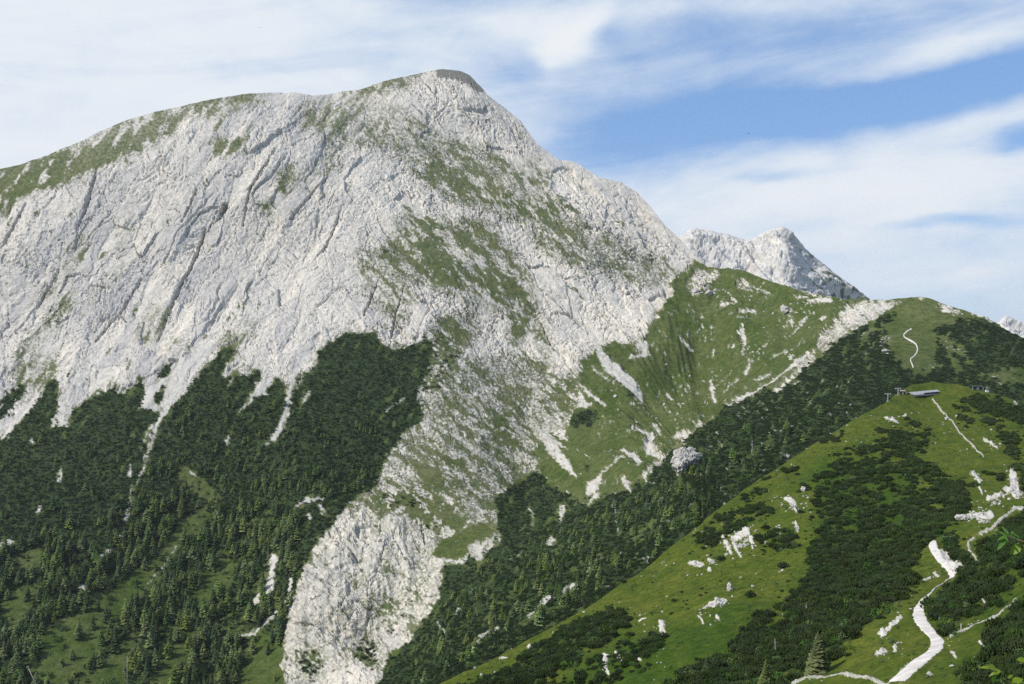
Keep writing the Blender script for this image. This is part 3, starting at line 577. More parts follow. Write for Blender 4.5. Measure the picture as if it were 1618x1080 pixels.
scr = sstep(.46, .86, samp(blur(S_, 1), X + w2x * .5, Y + w2y * .5) * 1.0 + .50 * fbm(X / 3.2, Y / 4, 3, 531)) * (1 - .55 * sstep(-.1, .4, fbm(X / 5, Y / 8, 3, 533)))
rub = sstep(.18, .42, fbm(X / 4.5, Y / 7.5, 3, 571)) * sstep(.02, .38, fbm(X / 34, Y / 30, 3, 573)) * bw * .85 + sstep(.22, .45, fbm(X / 4, Y / 6, 3, 575)) * sstep(.15, .5, samp(blur(S_, 8), X, Y)) * bw
scr = np.maximum(scr, np.clip(rub, 0, 1))
# weather stains, pocks with cushions of plants; shaded summit flank painted dark
pock_shade = np.clip((.10 + (.34 + .14 * wr) * slab) * (.75 + 1.1 * fbm(X / 22, Y / 30, 4, 543)) + .40 * sstep(.05, .4, vC), 0, 1)
bt = (X > 440) & (X < 720) & (Y > 800)
f1, f2, cid = worley((X + 2 * w1x) / 16.0, (Y + w1y) / 15.0, 547)
pock_shade = np.where(bt, np.maximum(pock_shade * .6, sstep(.06 + .13 * cid, .03 + .10 * cid, f1) * (cid > .55) * 1.6), pock_shade)
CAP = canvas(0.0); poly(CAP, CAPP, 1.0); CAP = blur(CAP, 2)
pock_shade = np.maximum(pock_shade + samp(CAP, X + .4 * w2x, Y + .4 * w2y) * 1.15, dC * 1.1)
wst = sstep(-.2, .5, fbm((.84 * X + .54 * Y) / 38, (-.54 * X + .84 * Y) / 150, 4, 551) + .35 * (1 - sstep(250, 620, X)))
tone = np.stack([np.clip(pock_shade, 0, 1.6), np.clip(sstep(-.2, .5, fbm(X / 55, Y / 45, 4, 561)) * .5 + .45 * sstep(.7, .95, vC) * sstep(300, 480, Y) + .15 * (Y > 900), 0, 1), np.clip(.50 * wst + .75 * (blk - .45) * rockm + .55 * strk, 0, 1)], -1)
cover = np.stack([grass, darkf, scr], -1)
MP = P.copy(); MX, MY = X.copy(), Y.copy()
# the far side, falling away behind the crest
NB = 14; back = np.zeros((NB, NC, 3)); d = (np.arange(1, NB + 1) / NB) ** 1.6 * 900
for i in range(NB):
    b = P[0] + 0; dirn = P[0][:, :2] / np.linalg.norm(P[0][:, :2], axis=1, keepdims=True)
    b[:, :2] += dirn * d[i]; b[:, 2] -= d[i] * (.45 + .35 * min(1, d[i] / 200)) ; back[i] = b
PF = np.concatenate([back[::-1], P], 0)
cF = np.concatenate([np.repeat(cover[:1], NB, 0), cover], 0); tF = np.concatenate([np.repeat(tone[:1], NB, 0), tone], 0)
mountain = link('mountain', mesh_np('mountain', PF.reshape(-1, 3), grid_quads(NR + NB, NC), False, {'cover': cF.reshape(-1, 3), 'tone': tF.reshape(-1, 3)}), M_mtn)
tag(mountain, 'broad pale limestone mountain with green ledges above dark forest', 'mountain', kind='structure')
print('mountain', time.time() - T0)

# ------------------------------------------------------------------ far peaks behind the pass
def far_peak(line, dist, base_y, label, seed, veg=0.1, ncol=420, nrow=150, slope=1.0):
    f = curve(line); xs = np.linspace(line[0][0], line[-1][0], ncol); top = f(xs)
    t = np.linspace(0, 1, nrow); X = np.broadcast_to(xs, (nrow, ncol)).copy(); Y = top[None] + (base_y - top)[None] * t[:, None]
    Dp = dist - (Y - top[None]) / F * dist * slope - np.abs(X - xs.mean()) * .0
    # ribs descend to the right and left of each top
    P = unproj(X, Y, Dp); N = grid_normals(P)
    p, q = .55 * X - .83 * Y, .83 * X + .55 * Y
    h = (1 - 2 * np.abs(perlin(p / 34, q / 110, seed))) * 26 + (1 - 2 * np.abs(perlin(p / 13, q / 40, seed + 1))) * 11
    f1, f2, cid = worley(p / 7, q / 12, seed + 2); h = h + (cid - .5) * 9 - 4 * np.exp(-((f2 - f1) / .1) ** 2) + fbm(X / 3, Y / 3, 3, seed + 3) * 6
    h = h * sstep(-2, 12, Y - top[None]) + fbm(X / 6, Y / 6, 3, seed + 9) * 4
    P = P + N * (h * dist / 4300)[..., None]
    nzz = fbm(p / 6, q / 14, 4, seed + 5)
    gr = sstep(.5, .66, veg * sstep(line[0][0], line[-1][0], X) * 1.6 + .45 * nzz)
    cov = np.stack([gr, gr * 0, gr * 0], -1); tn = np.stack([sstep(.2, .6, fbm(p / 4, q / 7, 3, seed + 6)) * .55, gr * 0, sstep(-.3, .5, fbm(p / 20, q / 50, 3, seed + 7))], -1)
    NB = 6; back = np.zeros((NB, ncol, 3)); d = (np.arange(1, NB + 1) / NB) * 1400
    for i in range(NB):
        b = P[0].copy(); dn = b[:, :2] / np.linalg.norm(b[:, :2], axis=1, keepdims=True); b[:, :2] += dn * d[i]; b[:, 2] -= d[i] * .75; back[i] = b
    PF = np.concatenate([back[::-1], P], 0); cF = np.concatenate([np.repeat(cov[:1], NB, 0), cov]); tF = np.concatenate([np.repeat(tn[:1], NB, 0), tn])
    o = link('far_peak', mesh_np('far_peak', PF.reshape(-1, 3), grid_quads(nrow + NB, ncol), True, {'cover': cF.reshape(-1, 3), 'tone': tF.reshape(-1, 3)}), M_far)
    return tag(o, label, 'mountain', kind='structure')
far_peak([(1000, 420), (1040, 400), (1070, 378), (1080, 371), (1091, 361), (1100, 360), (1112, 363), (1125, 364), (1135, 368), (1150, 370), (1165, 375), (1178, 379), (1190, 377), (1203, 369), (1215, 363), (1228, 360),
          (1237, 358), (1246, 362), (1252, 368), (1262, 379), (1272, 392), (1290, 408), (1310, 424), (1330, 440), (1350, 453), (1364, 464), (1374, 473), (1400, 505), (1440, 560)], 4300, 590,
         'pale grey double summit behind the grassy pass', 900, veg=.42)
far_peak([(1520, 560), (1545, 535), (1565, 518), (1575, 511), (1583, 503), (1590, 499), (1598, 501), (1604, 504), (1612, 507), (1620, 510), (1640, 520), (1680, 540), (1720, 580)], 2300, 620,
         'small pale crag behind the dark hill at the right edge', 950, veg=.1, ncol=160, nrow=90)
print('far', time.time() - T0)
# ------------------------------------------------------------------ the near grassy ridge
KN = canvas(0.0); SN = canvas(0.0); LN = canvas(0.0)   # dwarf pine, bare stone, lush darker turf
BIG = [(1288, 768), (1300, 725), (1335, 712), (1390, 690), (1440, 715), (1490, 740), (1532, 765), (1528, 800), (1500, 835), (1470, 850), (1450, 866), (1440, 890), (1452, 915), (1430, 950), (1400, 975), (1372, 992), (1345, 1015),
       (1312, 1044), (1275, 1060), (1248, 1075), (1220, 1180), (1000, 1180), (1060, 1085), (1100, 1045), (1150, 1030), (1180, 985), (1230, 960), (1262, 915), (1280, 890), (1290, 850)]
poly(KN, BIG, .92)
poly(KN, [(1288, 768), (1300, 725), (1335, 712), (1390, 690), (1440, 715), (1490, 740), (1520, 758), (1440, 790), (1350, 790)], .50, 'set')
for p in [[(1375, 775), (1400, 770), (1420, 800), (1390, 800)], [(1330, 812), (1350, 808), (1352, 822), (1335, 824)], [(1395, 820), (1430, 825), (1400, 835)], [(1180, 950), (1250, 900), (1270, 910), (1240, 950), (1200, 960)], [(1205, 985), (1225, 960), (1245, 965), (1215, 1000)]]: poly(KN, p, .1)
poly(KN, [(1085, 872), (1105, 845), (1140, 815), (1175, 800), (1205, 795), (1235, 812), (1200, 826), (1150, 842), (1112, 868), (1088, 885)], .75)
poly(KN, [(1195, 850), (1215, 832), (1255, 840), (1262, 862), (1235, 872), (1205, 870)], .8)
poly(KN, [(720, 1090), (770, 1072), (830, 1035), (880, 1003), (925, 978), (965, 968), (990, 975), (985, 1000), (950, 1015), (915, 1040), (880, 1062), (850, 1180), (650, 1180)], .9)
poly(KN, [(880, 1075), (960, 1030), (1000, 1000), (1060, 1010), (1020, 1060), (940, 1090), (900, 1180), (850, 1180)], .32)
poly(KN, [(1000, 940), (1080, 900), (1130, 880), (1180, 900), (1150, 950), (1060, 980), (1000, 990)], .16)
poly(KN, [(1395, 690), (1400, 675), (1460, 680), (1470, 715), (1440, 720)], .7)
for pts, w in [([(1300, 700), (1315, 697)], 7), ([(1380, 678), (1398, 680)], 7), ([(1430, 668), (1445, 666)], 6), ([(1425, 690), (1450, 692)], 12), ([(1380, 710), (1395, 705)], 8), ([(1410, 725), (1435, 722)], 9), ([(1210, 760), (1222, 757)], 7), ([(1190, 778), (1200, 775)], 6), ([(1165, 790), (1180, 788)], 6), ([(1255, 772), (1270, 770)], 6),
               ([(1235, 745), (1250, 742)], 7), ([(1150, 815), (1166, 810)], 6), ([(1505, 640), (1520, 644)], 6), ([(1513, 655), (1530, 658)], 7), ([(1535, 664), (1550, 668)], 8), ([(1555, 668), (1575, 676)], 9), ([(1585, 690), (1602, 695)], 9), ([(1592, 700), (1606, 712)], 10), ([(1595, 712), (1604, 716)], 13),
               ([(1500, 665), (1512, 668)], 5), ([(1490, 682), (1495, 684)], 3), ([(1560, 750), (1575, 752)], 5), ([(1540, 770), (1545, 775)], 8)]: stroke(KN, pts, w, .95)
poly(KN, [(1512, 630), (1560, 626), (1600, 636), (1640, 650), (1800, 690), (1800, 720), (1640, 672), (1600, 668), (1560, 655), (1530, 648), (1518, 640)], .95)
poly(KN, [(1600, 735), (1640, 725), (1800, 760), (1800, 820), (1640, 795), (1612, 770)], .85)
poly(KN, [(1640, 798), (1612, 806), (1580, 820), (1556, 838), (1545, 850), (1552, 880), (1560, 897), (1600, 905), (1640, 915), (1800, 910), (1800, 800)], .95)
poly(KN, [(1526, 850), (1500, 846), (1484, 850), (1490, 862), (1505, 885), (1530, 893), (1545, 900), (1530, 880)], .8)
poly(KN, [(1470, 966), (1477, 952), (1487, 941), (1510, 920), (1540, 898), (1575, 893), (1600, 908), (1595, 925), (1575, 950), (1545, 968), (1515, 978), (1505, 990), (1502, 1005), (1492, 1000), (1478, 984)], .97)
poly(KN, [(1640, 945), (1605, 960), (1592, 980), (1570, 1000), (1548, 1020), (1545, 1050), (1520, 1080), (1500, 1180), (1800, 1180), (1800, 940)], .85)
poly(KN, [(1520, 1000), (1560, 985), (1580, 1000), (1550, 1030), (1525, 1025)], .2)
poly(LN, [(1080, 820), (1160, 790), (1290, 760), (1290, 880), (1240, 950), (1150, 960), (1060, 990), (960, 1000), (900, 1060), (800, 1180), (1100, 1180), (1200, 1000), (1300, 900), (1450, 880), (1440, 720), (1300, 730), (1180, 800)], .8)
poly(LN, [(1545, 860), (1640, 900), (1640, 1180), (1500, 1180), (1510, 1020), (1560, 950)], .6)
# bare stone in the turf
ST = [([(1160, 850), (1180, 840)], [9, 10]), ([(1186, 848), (1190, 868)], [7, 3]), ([(1143, 850), (1150, 862), (1156, 876)], [4, 6, 3]), ([(1160, 860), (1172, 884)], [5, 3]), ([(1240, 786), (1252, 792), (1258, 808)], [5, 9, 3]), ([(1258, 828), (1262, 842)], 3), ([(1092, 890), (1108, 892)], [6, 9]), ([(1120, 884), (1128, 888)], 5),
      ([(1120, 900), (1124, 902)], 4), ([(1120, 958), (1145, 954)], [8, 10]), ([(1105, 976), (1112, 985)], 3), ([(1133, 975), (1136, 980)], 3), ([(1392, 1003), (1410, 990), (1425, 977)], [7, 4, 3]), ([(1384, 1030), (1396, 1024)], 6), ([(1600, 745), (1604, 778)], [8, 14]), ([(1590, 772), (1610, 780)], 9), ([(1562, 790), (1585, 783)], 6), ([(1535, 745), (1548, 760)], 4), ([(1548, 772), (1552, 780)], 3),
      ([(1530, 814), (1564, 814)], [9, 14]), ([(1600, 802), (1615, 806)], 6), ([(955, 1035), (962, 1068)], [8, 2]), ([(972, 1030), (985, 1050)], 4), ([(1044, 980), (1048, 1000)], [9, 6]), ([(1010, 980), (1020, 975)], 2), ([(835, 1018), (840, 1020)], 4), ([(790, 1040), (800, 1036)], 3), ([(1010, 1040), (1012, 1046)], 3), ([(1530, 1045), (1535, 1050)], 3),
      ([(1545, 1010), (1555, 1020)], 2), ([(1550, 940), (1556, 952)], 3), ([(1478, 908), (1484, 914)], 4), ([(1462, 920), (1470, 914)], 4), ([(1413, 1016), (1410, 1022)], 4), ([(1440, 1045), (1420, 1056)], 2), ([(1555, 695), (1575, 706)], 3), ([(1430, 655), (1428, 657)], 5), ([(1398, 660), (1418, 668)], 3), ([(1500, 1024), (1508, 1034)], 3)]
for pts, w in ST: stroke(SN, pts, w, .9)
# the road and its scraped verge
RL = [(1474, 852), (1466, 859), (1468, 869), (1478, 884), (1491, 898), (1499, 907), (1501, 918), (1490, 925), (1472, 937), (1453, 949), (1443, 964), (1442, 980), (1455, 996), (1469, 1009), (1470, 1018), (1464, 1029), (1435, 1047), (1409, 1069), (1398, 1078)]
RR = [(1480, 853), (1481, 858), (1483, 866), (1492, 877), (1506, 888), (1513, 896), (1512, 912), (1496, 922), (1477, 935), (1464, 948), (1459, 962), (1463, 976), (1474, 991), (1484, 1002), (1493, 1012), (1491, 1024), (1475, 1038), (1450, 1058), (1430, 1078)]
poly(SN, RL + RR[::-1], .5); poly(KN, RL + [(x + 3, y) for x, y in RR[::-1]], 0.0)
poly(SN, [(1484, 866), (1496, 868), (1506, 884), (1526, 897), (1522, 906), (1508, 912), (1500, 905)], .85)
PATHS = [([(1549, 897), (1547, 886), (1541, 879), (1533, 871), (1528.5, 864), (1528.5, 856), (1532, 848), (1538, 846)], 4.2, 'narrow pale footpath curving among the dark shrubs right of the road'),
         ([(1544, 841), (1552, 838), (1564, 833), (1580, 822), (1606, 806), (1625, 800)], 3.6, 'pale footpath along the shrub edge below the white rocks at right'),
         ([(1625, 927), (1612, 934), (1605, 945), (1595, 960), (1585, 972), (1575, 979), (1560, 984), (1545, 987), (1530, 990), (1515, 997), (1500, 1008)], 3.4, 'grey footpath rising from the road to the right edge'),
         ([(1245, 1085), (1255, 1076), (1270, 1070), (1292, 1067), (1330, 1066), (1370, 1068), (1392, 1073), (1404, 1078)], 6.0, 'curved grey track joining the white road at the bottom'),
         ([(1474, 631), (1483, 642), (1493, 655), (1499, 661), (1505, 666), (1512, 677), (1520, 688), (1527, 696), (1540, 708), (1556, 722)], 2.6, 'thin worn footpath down the bright meadow below the hut')]
for pts, w, _ in PATHS:
    stroke(KN, [(x, y + 3) for x, y in pts], w + 9, 0.0, 'mul'); stroke(KN, pts, w + 6, 0.0, 'mul'); stroke(SN, pts, w, .45)
LN = blur(LN, 12); KNs = blur(KN, 1)
NR2, NC2, NX2 = 400, 900, 26
xs2 = np.linspace(410, 1935, NC2); top2 = RIDGE(xs2)
t2 = np.linspace(0, 1, NR2); X2 = np.broadcast_to(xs2, (NR2, NC2)).astype(float).copy(); Y2 = top2[None] + (1200 - top2)[None] * t2[:, None]
Y2 = np.maximum(Y2, top2[None] + t2[:, None] * 8)
D2 = DN(X2, Y2)
for r in range(NR2 - 2, -1, -1): D2[r] = np.maximum(D2[r], D2[r + 1] + 0.05)
P2 = unproj(X2, Y2, D2); N2 = grid_normals(P2)
wx, wy = warp(X2, Y2, 7.0, 14.0, 603); wx2, wy2 = warp(X2, Y2, 3.0, 5.0, 607)
wx3, wy3 = warp(X2, Y2, 26.0, 46.0, 641)
k2 = samp(KNs, X2 + 1.3 * wx + wx2 + wx3 * (D2 > 260), Y2 + .6 * wy + wy2 + .5 * wy3 * (D2 > 260))
k2 = np.maximum(k2, (sstep(.30, .55, fbm(X2 / 24, Y2 / 9, 4, 643)) * .8 * (D2 > 260) * (D2 < 640)) * (samp(blur(SN, 6), X2, Y2) < .1))
k2 = k2 * (1 - .85 * sstep(.22, .5, fbm(X2 / 36, Y2 / 15, 4, 645) + .1) * (samp(blur(KN, 14), X2, Y2) < .82))
k2 = k2 * (1 - .9 * sstep(.06, .30, fbm(X2 / 34, Y2 / 10, 4, 647) - .25 * sstep(820, 960, Y2)) * (X2 < 1560) * (X2 > 1040) * (Y2 < 1000)); rdm = canvas(0.0); poly(rdm, RL + RR[::-1], 1.0)
pth = canvas(0.0)
for pts, w, _ in PATHS: stroke(pth, [(x, y + 3) for x, y in pts], w + 5)
k2 = k2 * (1 - np.clip(samp(blur(pth, 2), X2, Y2) * 1.6, 0, 1)); k2 = k2 * (1 - np.clip(samp(blur(rdm, 6), X2 - 5, Y2 - 4) * 4, 0, 1)) * (1 - np.clip(samp(blur(rdm, 4), X2, Y2 - 8) * 4, 0, 1)); s2 = samp(SN, X2 + wx2, Y2 + wy2); l2 = samp(LN, X2 + wx, Y2 + wy)
gx, gy = P2[..., 0], P2[..., 1]
road_m = samp(blur((SN == .5).astype(np.float32), 3), X2, Y2)
hh = fbm(gx / 38, gy / 38, 3, 611) * 2.0 + fbm(gx / 9, gy / 9, 3, 613) * .75 + fbm(gx / 2.6, gy / 2.6, 3, 617) * .28
hh = hh * (1 - .9 * np.clip(road_m * 1.6, 0, 1)) * sstep(60, 200, D2) * np.where(Y2 - top2[None] < 4, .6, 1)
f1, f2, cid, tl = worley(X2 / 6, Y2 / 7, 619, True)
hh = hh + s2 * (1 - road_m) * (.3 + (cid - .3) * 1.6 + tl * 1.2) * D2 / 500
P2 = P2 + N2 * hh[..., None]
sc2 = sstep(.52, .75, s2 * .9 + .55 * fbm(X2 / 2.6, Y2 / 4.2, 3, 623)) * (1 - np.clip(road_m * .5, 0, 1))
st2 = sstep(.2, .6, fbm(X2 / 2.5, Y2 / 3.5, 2, 627)) * .6
dk2 = sstep(.42, .66, k2 + .25 * fbm(X2 / 6, Y2 / 4, 3, 629)) * .9
gr2 = 1 - sstep(.35, .55, s2 + .3 * fbm(X2 / 3.6, Y2 / 5, 3, 631)) * (1 - np.clip(road_m * 2, 0, 1))
lush = np.clip(l2 + .45 * fbm(X2 / 40, Y2 / 22, 4, 633), 0, 1)
# ground from the bottom of the view back to where one stands
ext = np.zeros((NX2, NC2, 3)); foot = np.stack([np.clip((xs2 - HX) / F * 9, -4, 5), np.full(NC2, 2.5), np.full(NC2, -2.3)], -1)
for i in range(NX2): a = ((i + 1) / NX2); a = 1 - (1 - a) ** 2; ext[i] = P2[-1] * (1 - a) + foot * a
NB = 10; back = np.zeros((NB, NC2, 3)); d = (np.arange(1, NB + 1) / NB) ** 1.5 * 170
for i in range(NB):
    b = P2[0].copy(); dn = b[:, :2] / np.linalg.norm(b[:, :2], axis=1, keepdims=True); b[:, :2] += dn * d[i]; b[:, 2] -= d[i] * (.30 + .45 * min(1, d[i] / 50)); back[i] = b
rep = lambda a: np.concatenate([np.repeat(a[:1], NB, 0), a, np.repeat(a[-1:], NX2, 0)], 0)
PF = np.concatenate([back[::-1], P2, ext], 0)
cov2 = rep(np.stack([gr2, dk2, sc2], -1)); ton2 = rep(np.stack([st2 * .8, lush, np.full_like(gr2, .2)], -1))
meadow = link('meadow_ridge', mesh_np('meadow_ridge', PF.reshape(-1, 3), grid_quads(NB + NR2 + NX2, NC2), True, {'cover': cov2.reshape(-1, 3), 'tone': ton2.reshape(-1, 3)}), M_mead)
tag(meadow, 'bright green grassy ridge in the foreground patched with dark shrubs', 'meadow', kind='structure')
# wide floor under everything
me = mesh_np('valley_floor', [(-9000, -2000, -620), (9000, -2000, -620), (9000, 8000, -620), (-9000, 8000, -620)], [(0, 1, 2, 3)], False, {'cover': np.array([[1., 0, 0]] * 4), 'tone': np.zeros((4, 3))})
tag(link('valley_floor', me, M_mtn), 'green valley floor below the mountain', 'ground', kind='structure')

def surf_near(X, Y):
    """point on the near ridge seen at photo pixel X, Y"""
    c = (X - 410) / (1935 - 410) * (NC2 - 1); c = min(max(c, 0), NC2 - 1.001); top = float(RIDGE(X)); r = (Y - top) / (1200 - top) * (NR2 - 1); r = min(max(r, 0), NR2 - 1.001)
    i, j = int(r), int(c); a, b = r - i, c - j
    p = (P2[i, j] * (1 - a) * (1 - b) + P2[i + 1, j] * a * (1 - b) + P2[i, j + 1] * (1 - a) * b + P2[i + 1, j + 1] * a * b)
    return Vector(p)
def surf_far(X, Y):
    c = (X + 300) / 2220 * (NC - 1); c = min(max(c, 0), NC - 1.001); tp = float(SKY(X)); bt_ = float(np.interp(X, xs, bot)); r = (Y - tp) / (bt_ - tp) * (NR - 1); r = min(max(r, 0), NR - 1.001)
    i, j = int(r), int(c); a, b = r - i, c - j
    return Vector(MP[i, j] * (1 - a) * (1 - b) + MP[i + 1, j] * a * (1 - b) + MP[i, j + 1] * (1 - a) * b + MP[i + 1, j + 1] * a * b)
def ribbon(name, left, right, fn, mat, label, lift=.18, across=5, step=2.0):
    L = [0]
    for a, b in zip(left[:-1], left[1:]): L.append(L[-1] + math.hypot(b[0] - a[0], b[1] - a[1]))
    n = max(4, int(L[-1] / step)); tl = np.linspace(0, L[-1], n)
    lx, ly = np.interp(tl, L, [p[0] for p in left]), np.interp(tl, L, [p[1] for p in left]); rx, ry = np.interp(tl, L, [p[0] for p in right]), np.interp(tl, L, [p[1] for p in right])
    k = np.ones(5) / 5
    sm = lambda v: np.convolve(np.pad(v, 2, mode='edge'), k, 'valid')
    lx, ly, rx, ry = sm(lx), sm(ly), sm(rx), sm(ry)
    V_ = []
    for i in range(n):
        j0 = random.uniform(-.10, .08); j1 = random.uniform(-.08, .10)
        for k_ in range(across):
            f = k_ / (across - 1); f = f + (j0 if k_ == 0 else j1 if k_ == across - 1 else 0)
            p = fn(lx[i] + (rx[i] - lx[i]) * f, ly[i] + (ry[i] - ly[i]) * f); sc = p.y / 250
            p = p + Vector((0, 0, lift * sc * (1 if 0 < k_ < across - 1 else -.6))); V_.append(p[:])
    o = link(name, mesh_np(name, V_, grid_quads(n, across), True), mat)
    return tag(o, label, name.replace('_', ' ').replace('footpath', 'path'), kind='structure')
def offset(pts, w):
    l, r = [], []
    for i, p in enumerate(pts):
        a, b = pts[max(0, i - 1)], pts[min(len(pts) - 1, i + 1)]; dx, dy = b[0] - a[0], b[1] - a[1]; q = math.hypot(dx, dy) + 1e-6
        ww = w * random.uniform(.8, 1.2) / 2
        l.append((p[0] + dy / q * ww, p[1] - dx / q * ww)); r.append((p[0] - dy / q * ww, p[1] + dx / q * ww))
    return l, r
M_road = simple_mat('road_gravel', (0.62, 0.57, 0.505), .95, .16, 0.35, .05, .6, .2, coord='Object')
M_path = simple_mat('path_gravel', (0.36, 0.34, 0.28), .95, .22, 0.25, .05, .5, .2)
ribbon('road', RL, RR, surf_near, M_road, 'white gravel road winding down the near meadow', across=9)
for i, (pts, w, lab) in enumerate(PATHS):
    l, r = offset(pts, w); ribbon('footpath', l, r, surf_near, M_path, lab, across=4, lift=.22)
for pts, w, lab in [([(1441, 517), (1432, 523), (1426, 530), (1430, 534), (1438, 537), (1446, 541), (1450, 547), (1450, 554), (1446, 560), (1437, 567), (1441, 573), (1443, 583)], 2.4, 'pale zigzag footpath climbing to the pass at right')]:
    l, r = offset(pts, w); ribbon('footpath', l, r, surf_far, M_road, lab, across=4, lift=.09)
print('near', time.time() - T0)
# ------------------------------------------------------------------ plants: one mesh of each kind
def tri_mesh(name, V_, F_, smooth=False):
    me = bpy.data.meshes.new(name); me.from_pydata(V_, [], F_); me.update()
    if smooth: me.polygons.foreach_set('use_smooth', [True] * len(F_))
    return me
def cone_mesh(name, r0, r1, z0, z1, n=6, bend=0.0):
    V_ = []; F_ = []
    for k in range(3):
        f = k / 2; r = r0 + (r1 - r0) * f; z = z0 + (z1 - z0) * f
        for i in range(n): a = i / n * 2 * math.pi; V_.append((r * math.cos(a) + bend * math.sin(f * 2.5), r * math.sin(a), z))
    for k in range(2):
        for i in range(n): j = (i + 1) % n; F_.append((k * n + i, k * n + j, (k + 1) * n + j, (k + 1) * n + i))
    F_.append(tuple(range(2 * n, 3 * n)))
    return tri_mesh(name, V_, F_, True)
def conifer_crown(name, rs, R=.19, whorls=15, per=8, z0=.08, power=.9, droop=.25, airy=0.0):
    V_, F_ = [], []
    def frond(o, d, L, w, dr):
        side = Vector((-d.y, d.x, 0)); b = len(V_); up = Vector((0, 0, 1))
        mid = o + d * L * .55 - up * dr * L * .35; tip = o + d * L - up * dr * L
        for p in (o + up * .008, mid + up * L * .10, tip, mid + side * w - up * L * .12, mid - side * w - up * L * .12, o + d * L * .85 + side * w * .7 - up * (dr * L + L * .1), o + d * L * .85 - side * w * .7 - up * (dr * L + L * .1)): V_.append(p[:])
        F_.extend([(b, b + 3, b + 1), (b, b + 1, b + 4), (b + 1, b + 3, b + 5), (b + 1, b + 5, b + 2), (b + 1, b + 2, b + 6), (b + 1, b + 6, b + 4)])
    for i in range(whorls):
        f = i / (whorls - 1); z = z0 + (.965 - z0) * f; r = R * ((1 - f) ** power) + .012
        n = max(4, int(per * (1 - .45 * f)))
        for j in range(n):
            if rs.random() < airy: continue
            a = (j + rs.random() * .8) / n * 2 * math.pi + i * 1.3; L = r * rs.uniform(.7, 1.2)
            zz = z + rs.uniform(-.015, .015)
            frond(Vector((0, 0, zz)), Vector((math.cos(a), math.sin(a), rs.uniform(-.05, .12))), L, L * rs.uniform(.26, .40) + .006, droop * rs.uniform(.6, 1.4))
    b = len(V_); V_.extend([(.02, 0, .9), (-.012, .018, .9), (-.012, -.018, .9), (0, 0, 1.0)]); F_.extend([(b, b + 1, b + 3), (b + 1, b + 2, b + 3), (b + 2, b, b + 3)])
    return tri_mesh(name, V_, F_)
def pine_dome(name, rs, tufts=190, h=.62, sides=4):
    """dwarf pine: many upturned tufts on a low uneven dome"""
    V_, F_ = [], []
    lob = [(rs.uniform(-.5, .5), rs.uniform(-.5, .5), rs.uniform(.5, .78), rs.uniform(.7, 1.1)) for _ in range(6)]
    for _ in range(tufts):
        lx, ly, lr, lh = rs.choice(lob); a = rs.uniform(0, 6.283); e = math.asin(rs.random() ** .8); k = rs.uniform(.72, 1.0)
        n = Vector((math.cos(a) * math.cos(e), math.sin(a) * math.cos(e), math.sin(e)))
        c = Vector((lx + n.x * lr * k, ly + n.y * lr * k, max(.02, n.z * h * lh * k)))
        d = (n * .6 + Vector((rs.uniform(-.25, .25), rs.uniform(-.25, .25), .75))).normalized(); L = rs.uniform(.16, .32); r = rs.uniform(.055, .10)
        x = d.orthogonal().normalized(); y = d.cross(x); b = len(V_); s0 = rs.uniform(0, 6)
        for i in range(sides):
            q = s0 + i / sides * 6.283; V_.append((c + (x * math.cos(q) + y * math.sin(q)) * r + d * L * .35)[:])
        V_.append((c + d * L)[:]); V_.append((c - d * L * .35)[:])
        for i in range(sides):
            j = (i + 1) % sides; F_.append((b + i, b + j, b + sides)); F_.append((b + j, b + i, b + sides + 1))
    return tri_mesh(name, V_, F_)
def leaf_ball(name, rs, n=230, h=.8):
    V_, F_ = [], []
    lob = [(rs.uniform(-.45, .45), rs.uniform(-.45, .45), rs.uniform(.3, .7) * h, rs.uniform(.4, .62)) for _ in range(7)]
    for _ in range(n):
        lx, ly, lz, lr = rs.choice(lob); v = Vector((rs.gauss(0, 1), rs.gauss(0, 1), rs.gauss(0, 1))).normalized(); p = Vector((lx, ly, lz)) + v * lr * rs.uniform(.6, 1.0)
        if p.z < 0: p.z = abs(p.z) * .4
        m = (v + Vector((rs.gauss(0, .5), rs.gauss(0, .5), rs.gauss(.3, .5)))).normalized(); x = m.orthogonal().normalized(); y = m.cross(x); s = rs.uniform(.06, .13); b = len(V_)
        V_.extend([(p - x * s)[:], (p + y * s * .7)[:], (p + x * s)[:], (p - y * s * .7)[:]]); F_.append((b, b + 1, b + 2, b + 3))
    return tri_mesh(name, V_, F_)
def foliage_mat(name, col, var=.28):
    m, gg, b = new_mat(name); t = m.node_tree
    oi = gg.n('ShaderNodeObjectInfo'); co = gg.n('ShaderNodeTexCoord').outputs['Object']
    n = gg.noise(co, 3.0, 3, .6); c = gg.mix(gg.ramp(n, .3, .7), (*[x * .62 for x in col], 1), (col[0] * 1.45, col[1] * 1.4, col[2] * 1.35, 1))
    hv = gg.n('ShaderNodeHueSaturation'); r = oi.outputs['Random']; r2 = gg.m('FRACT', gg.m('MULTIPLY', r, 23.7)); r3 = gg.m('FRACT', gg.m('MULTIPLY', r, 91.3))
    gg.put(hv.inputs['Hue'], gg.m('ADD', .478, gg.m('MULTIPLY', r2, .045))); gg.put(hv.inputs['Value'], gg.m('ADD', 1 - var, gg.m('MULTIPLY', gg.m('POWER', r, 1.3), 2.1 * var))); gg.put(hv.inputs['Saturation'], gg.m('ADD', .78, gg.m('MULTIPLY', r3, .32)))
    t.links.new(c, hv.inputs['Color']); t.links.new(hv.outputs[0], b.inputs['Base Color']); b.inputs['Roughness'].default_value = .85; b.inputs['Specular IOR Level'].default_value = .12
    return m
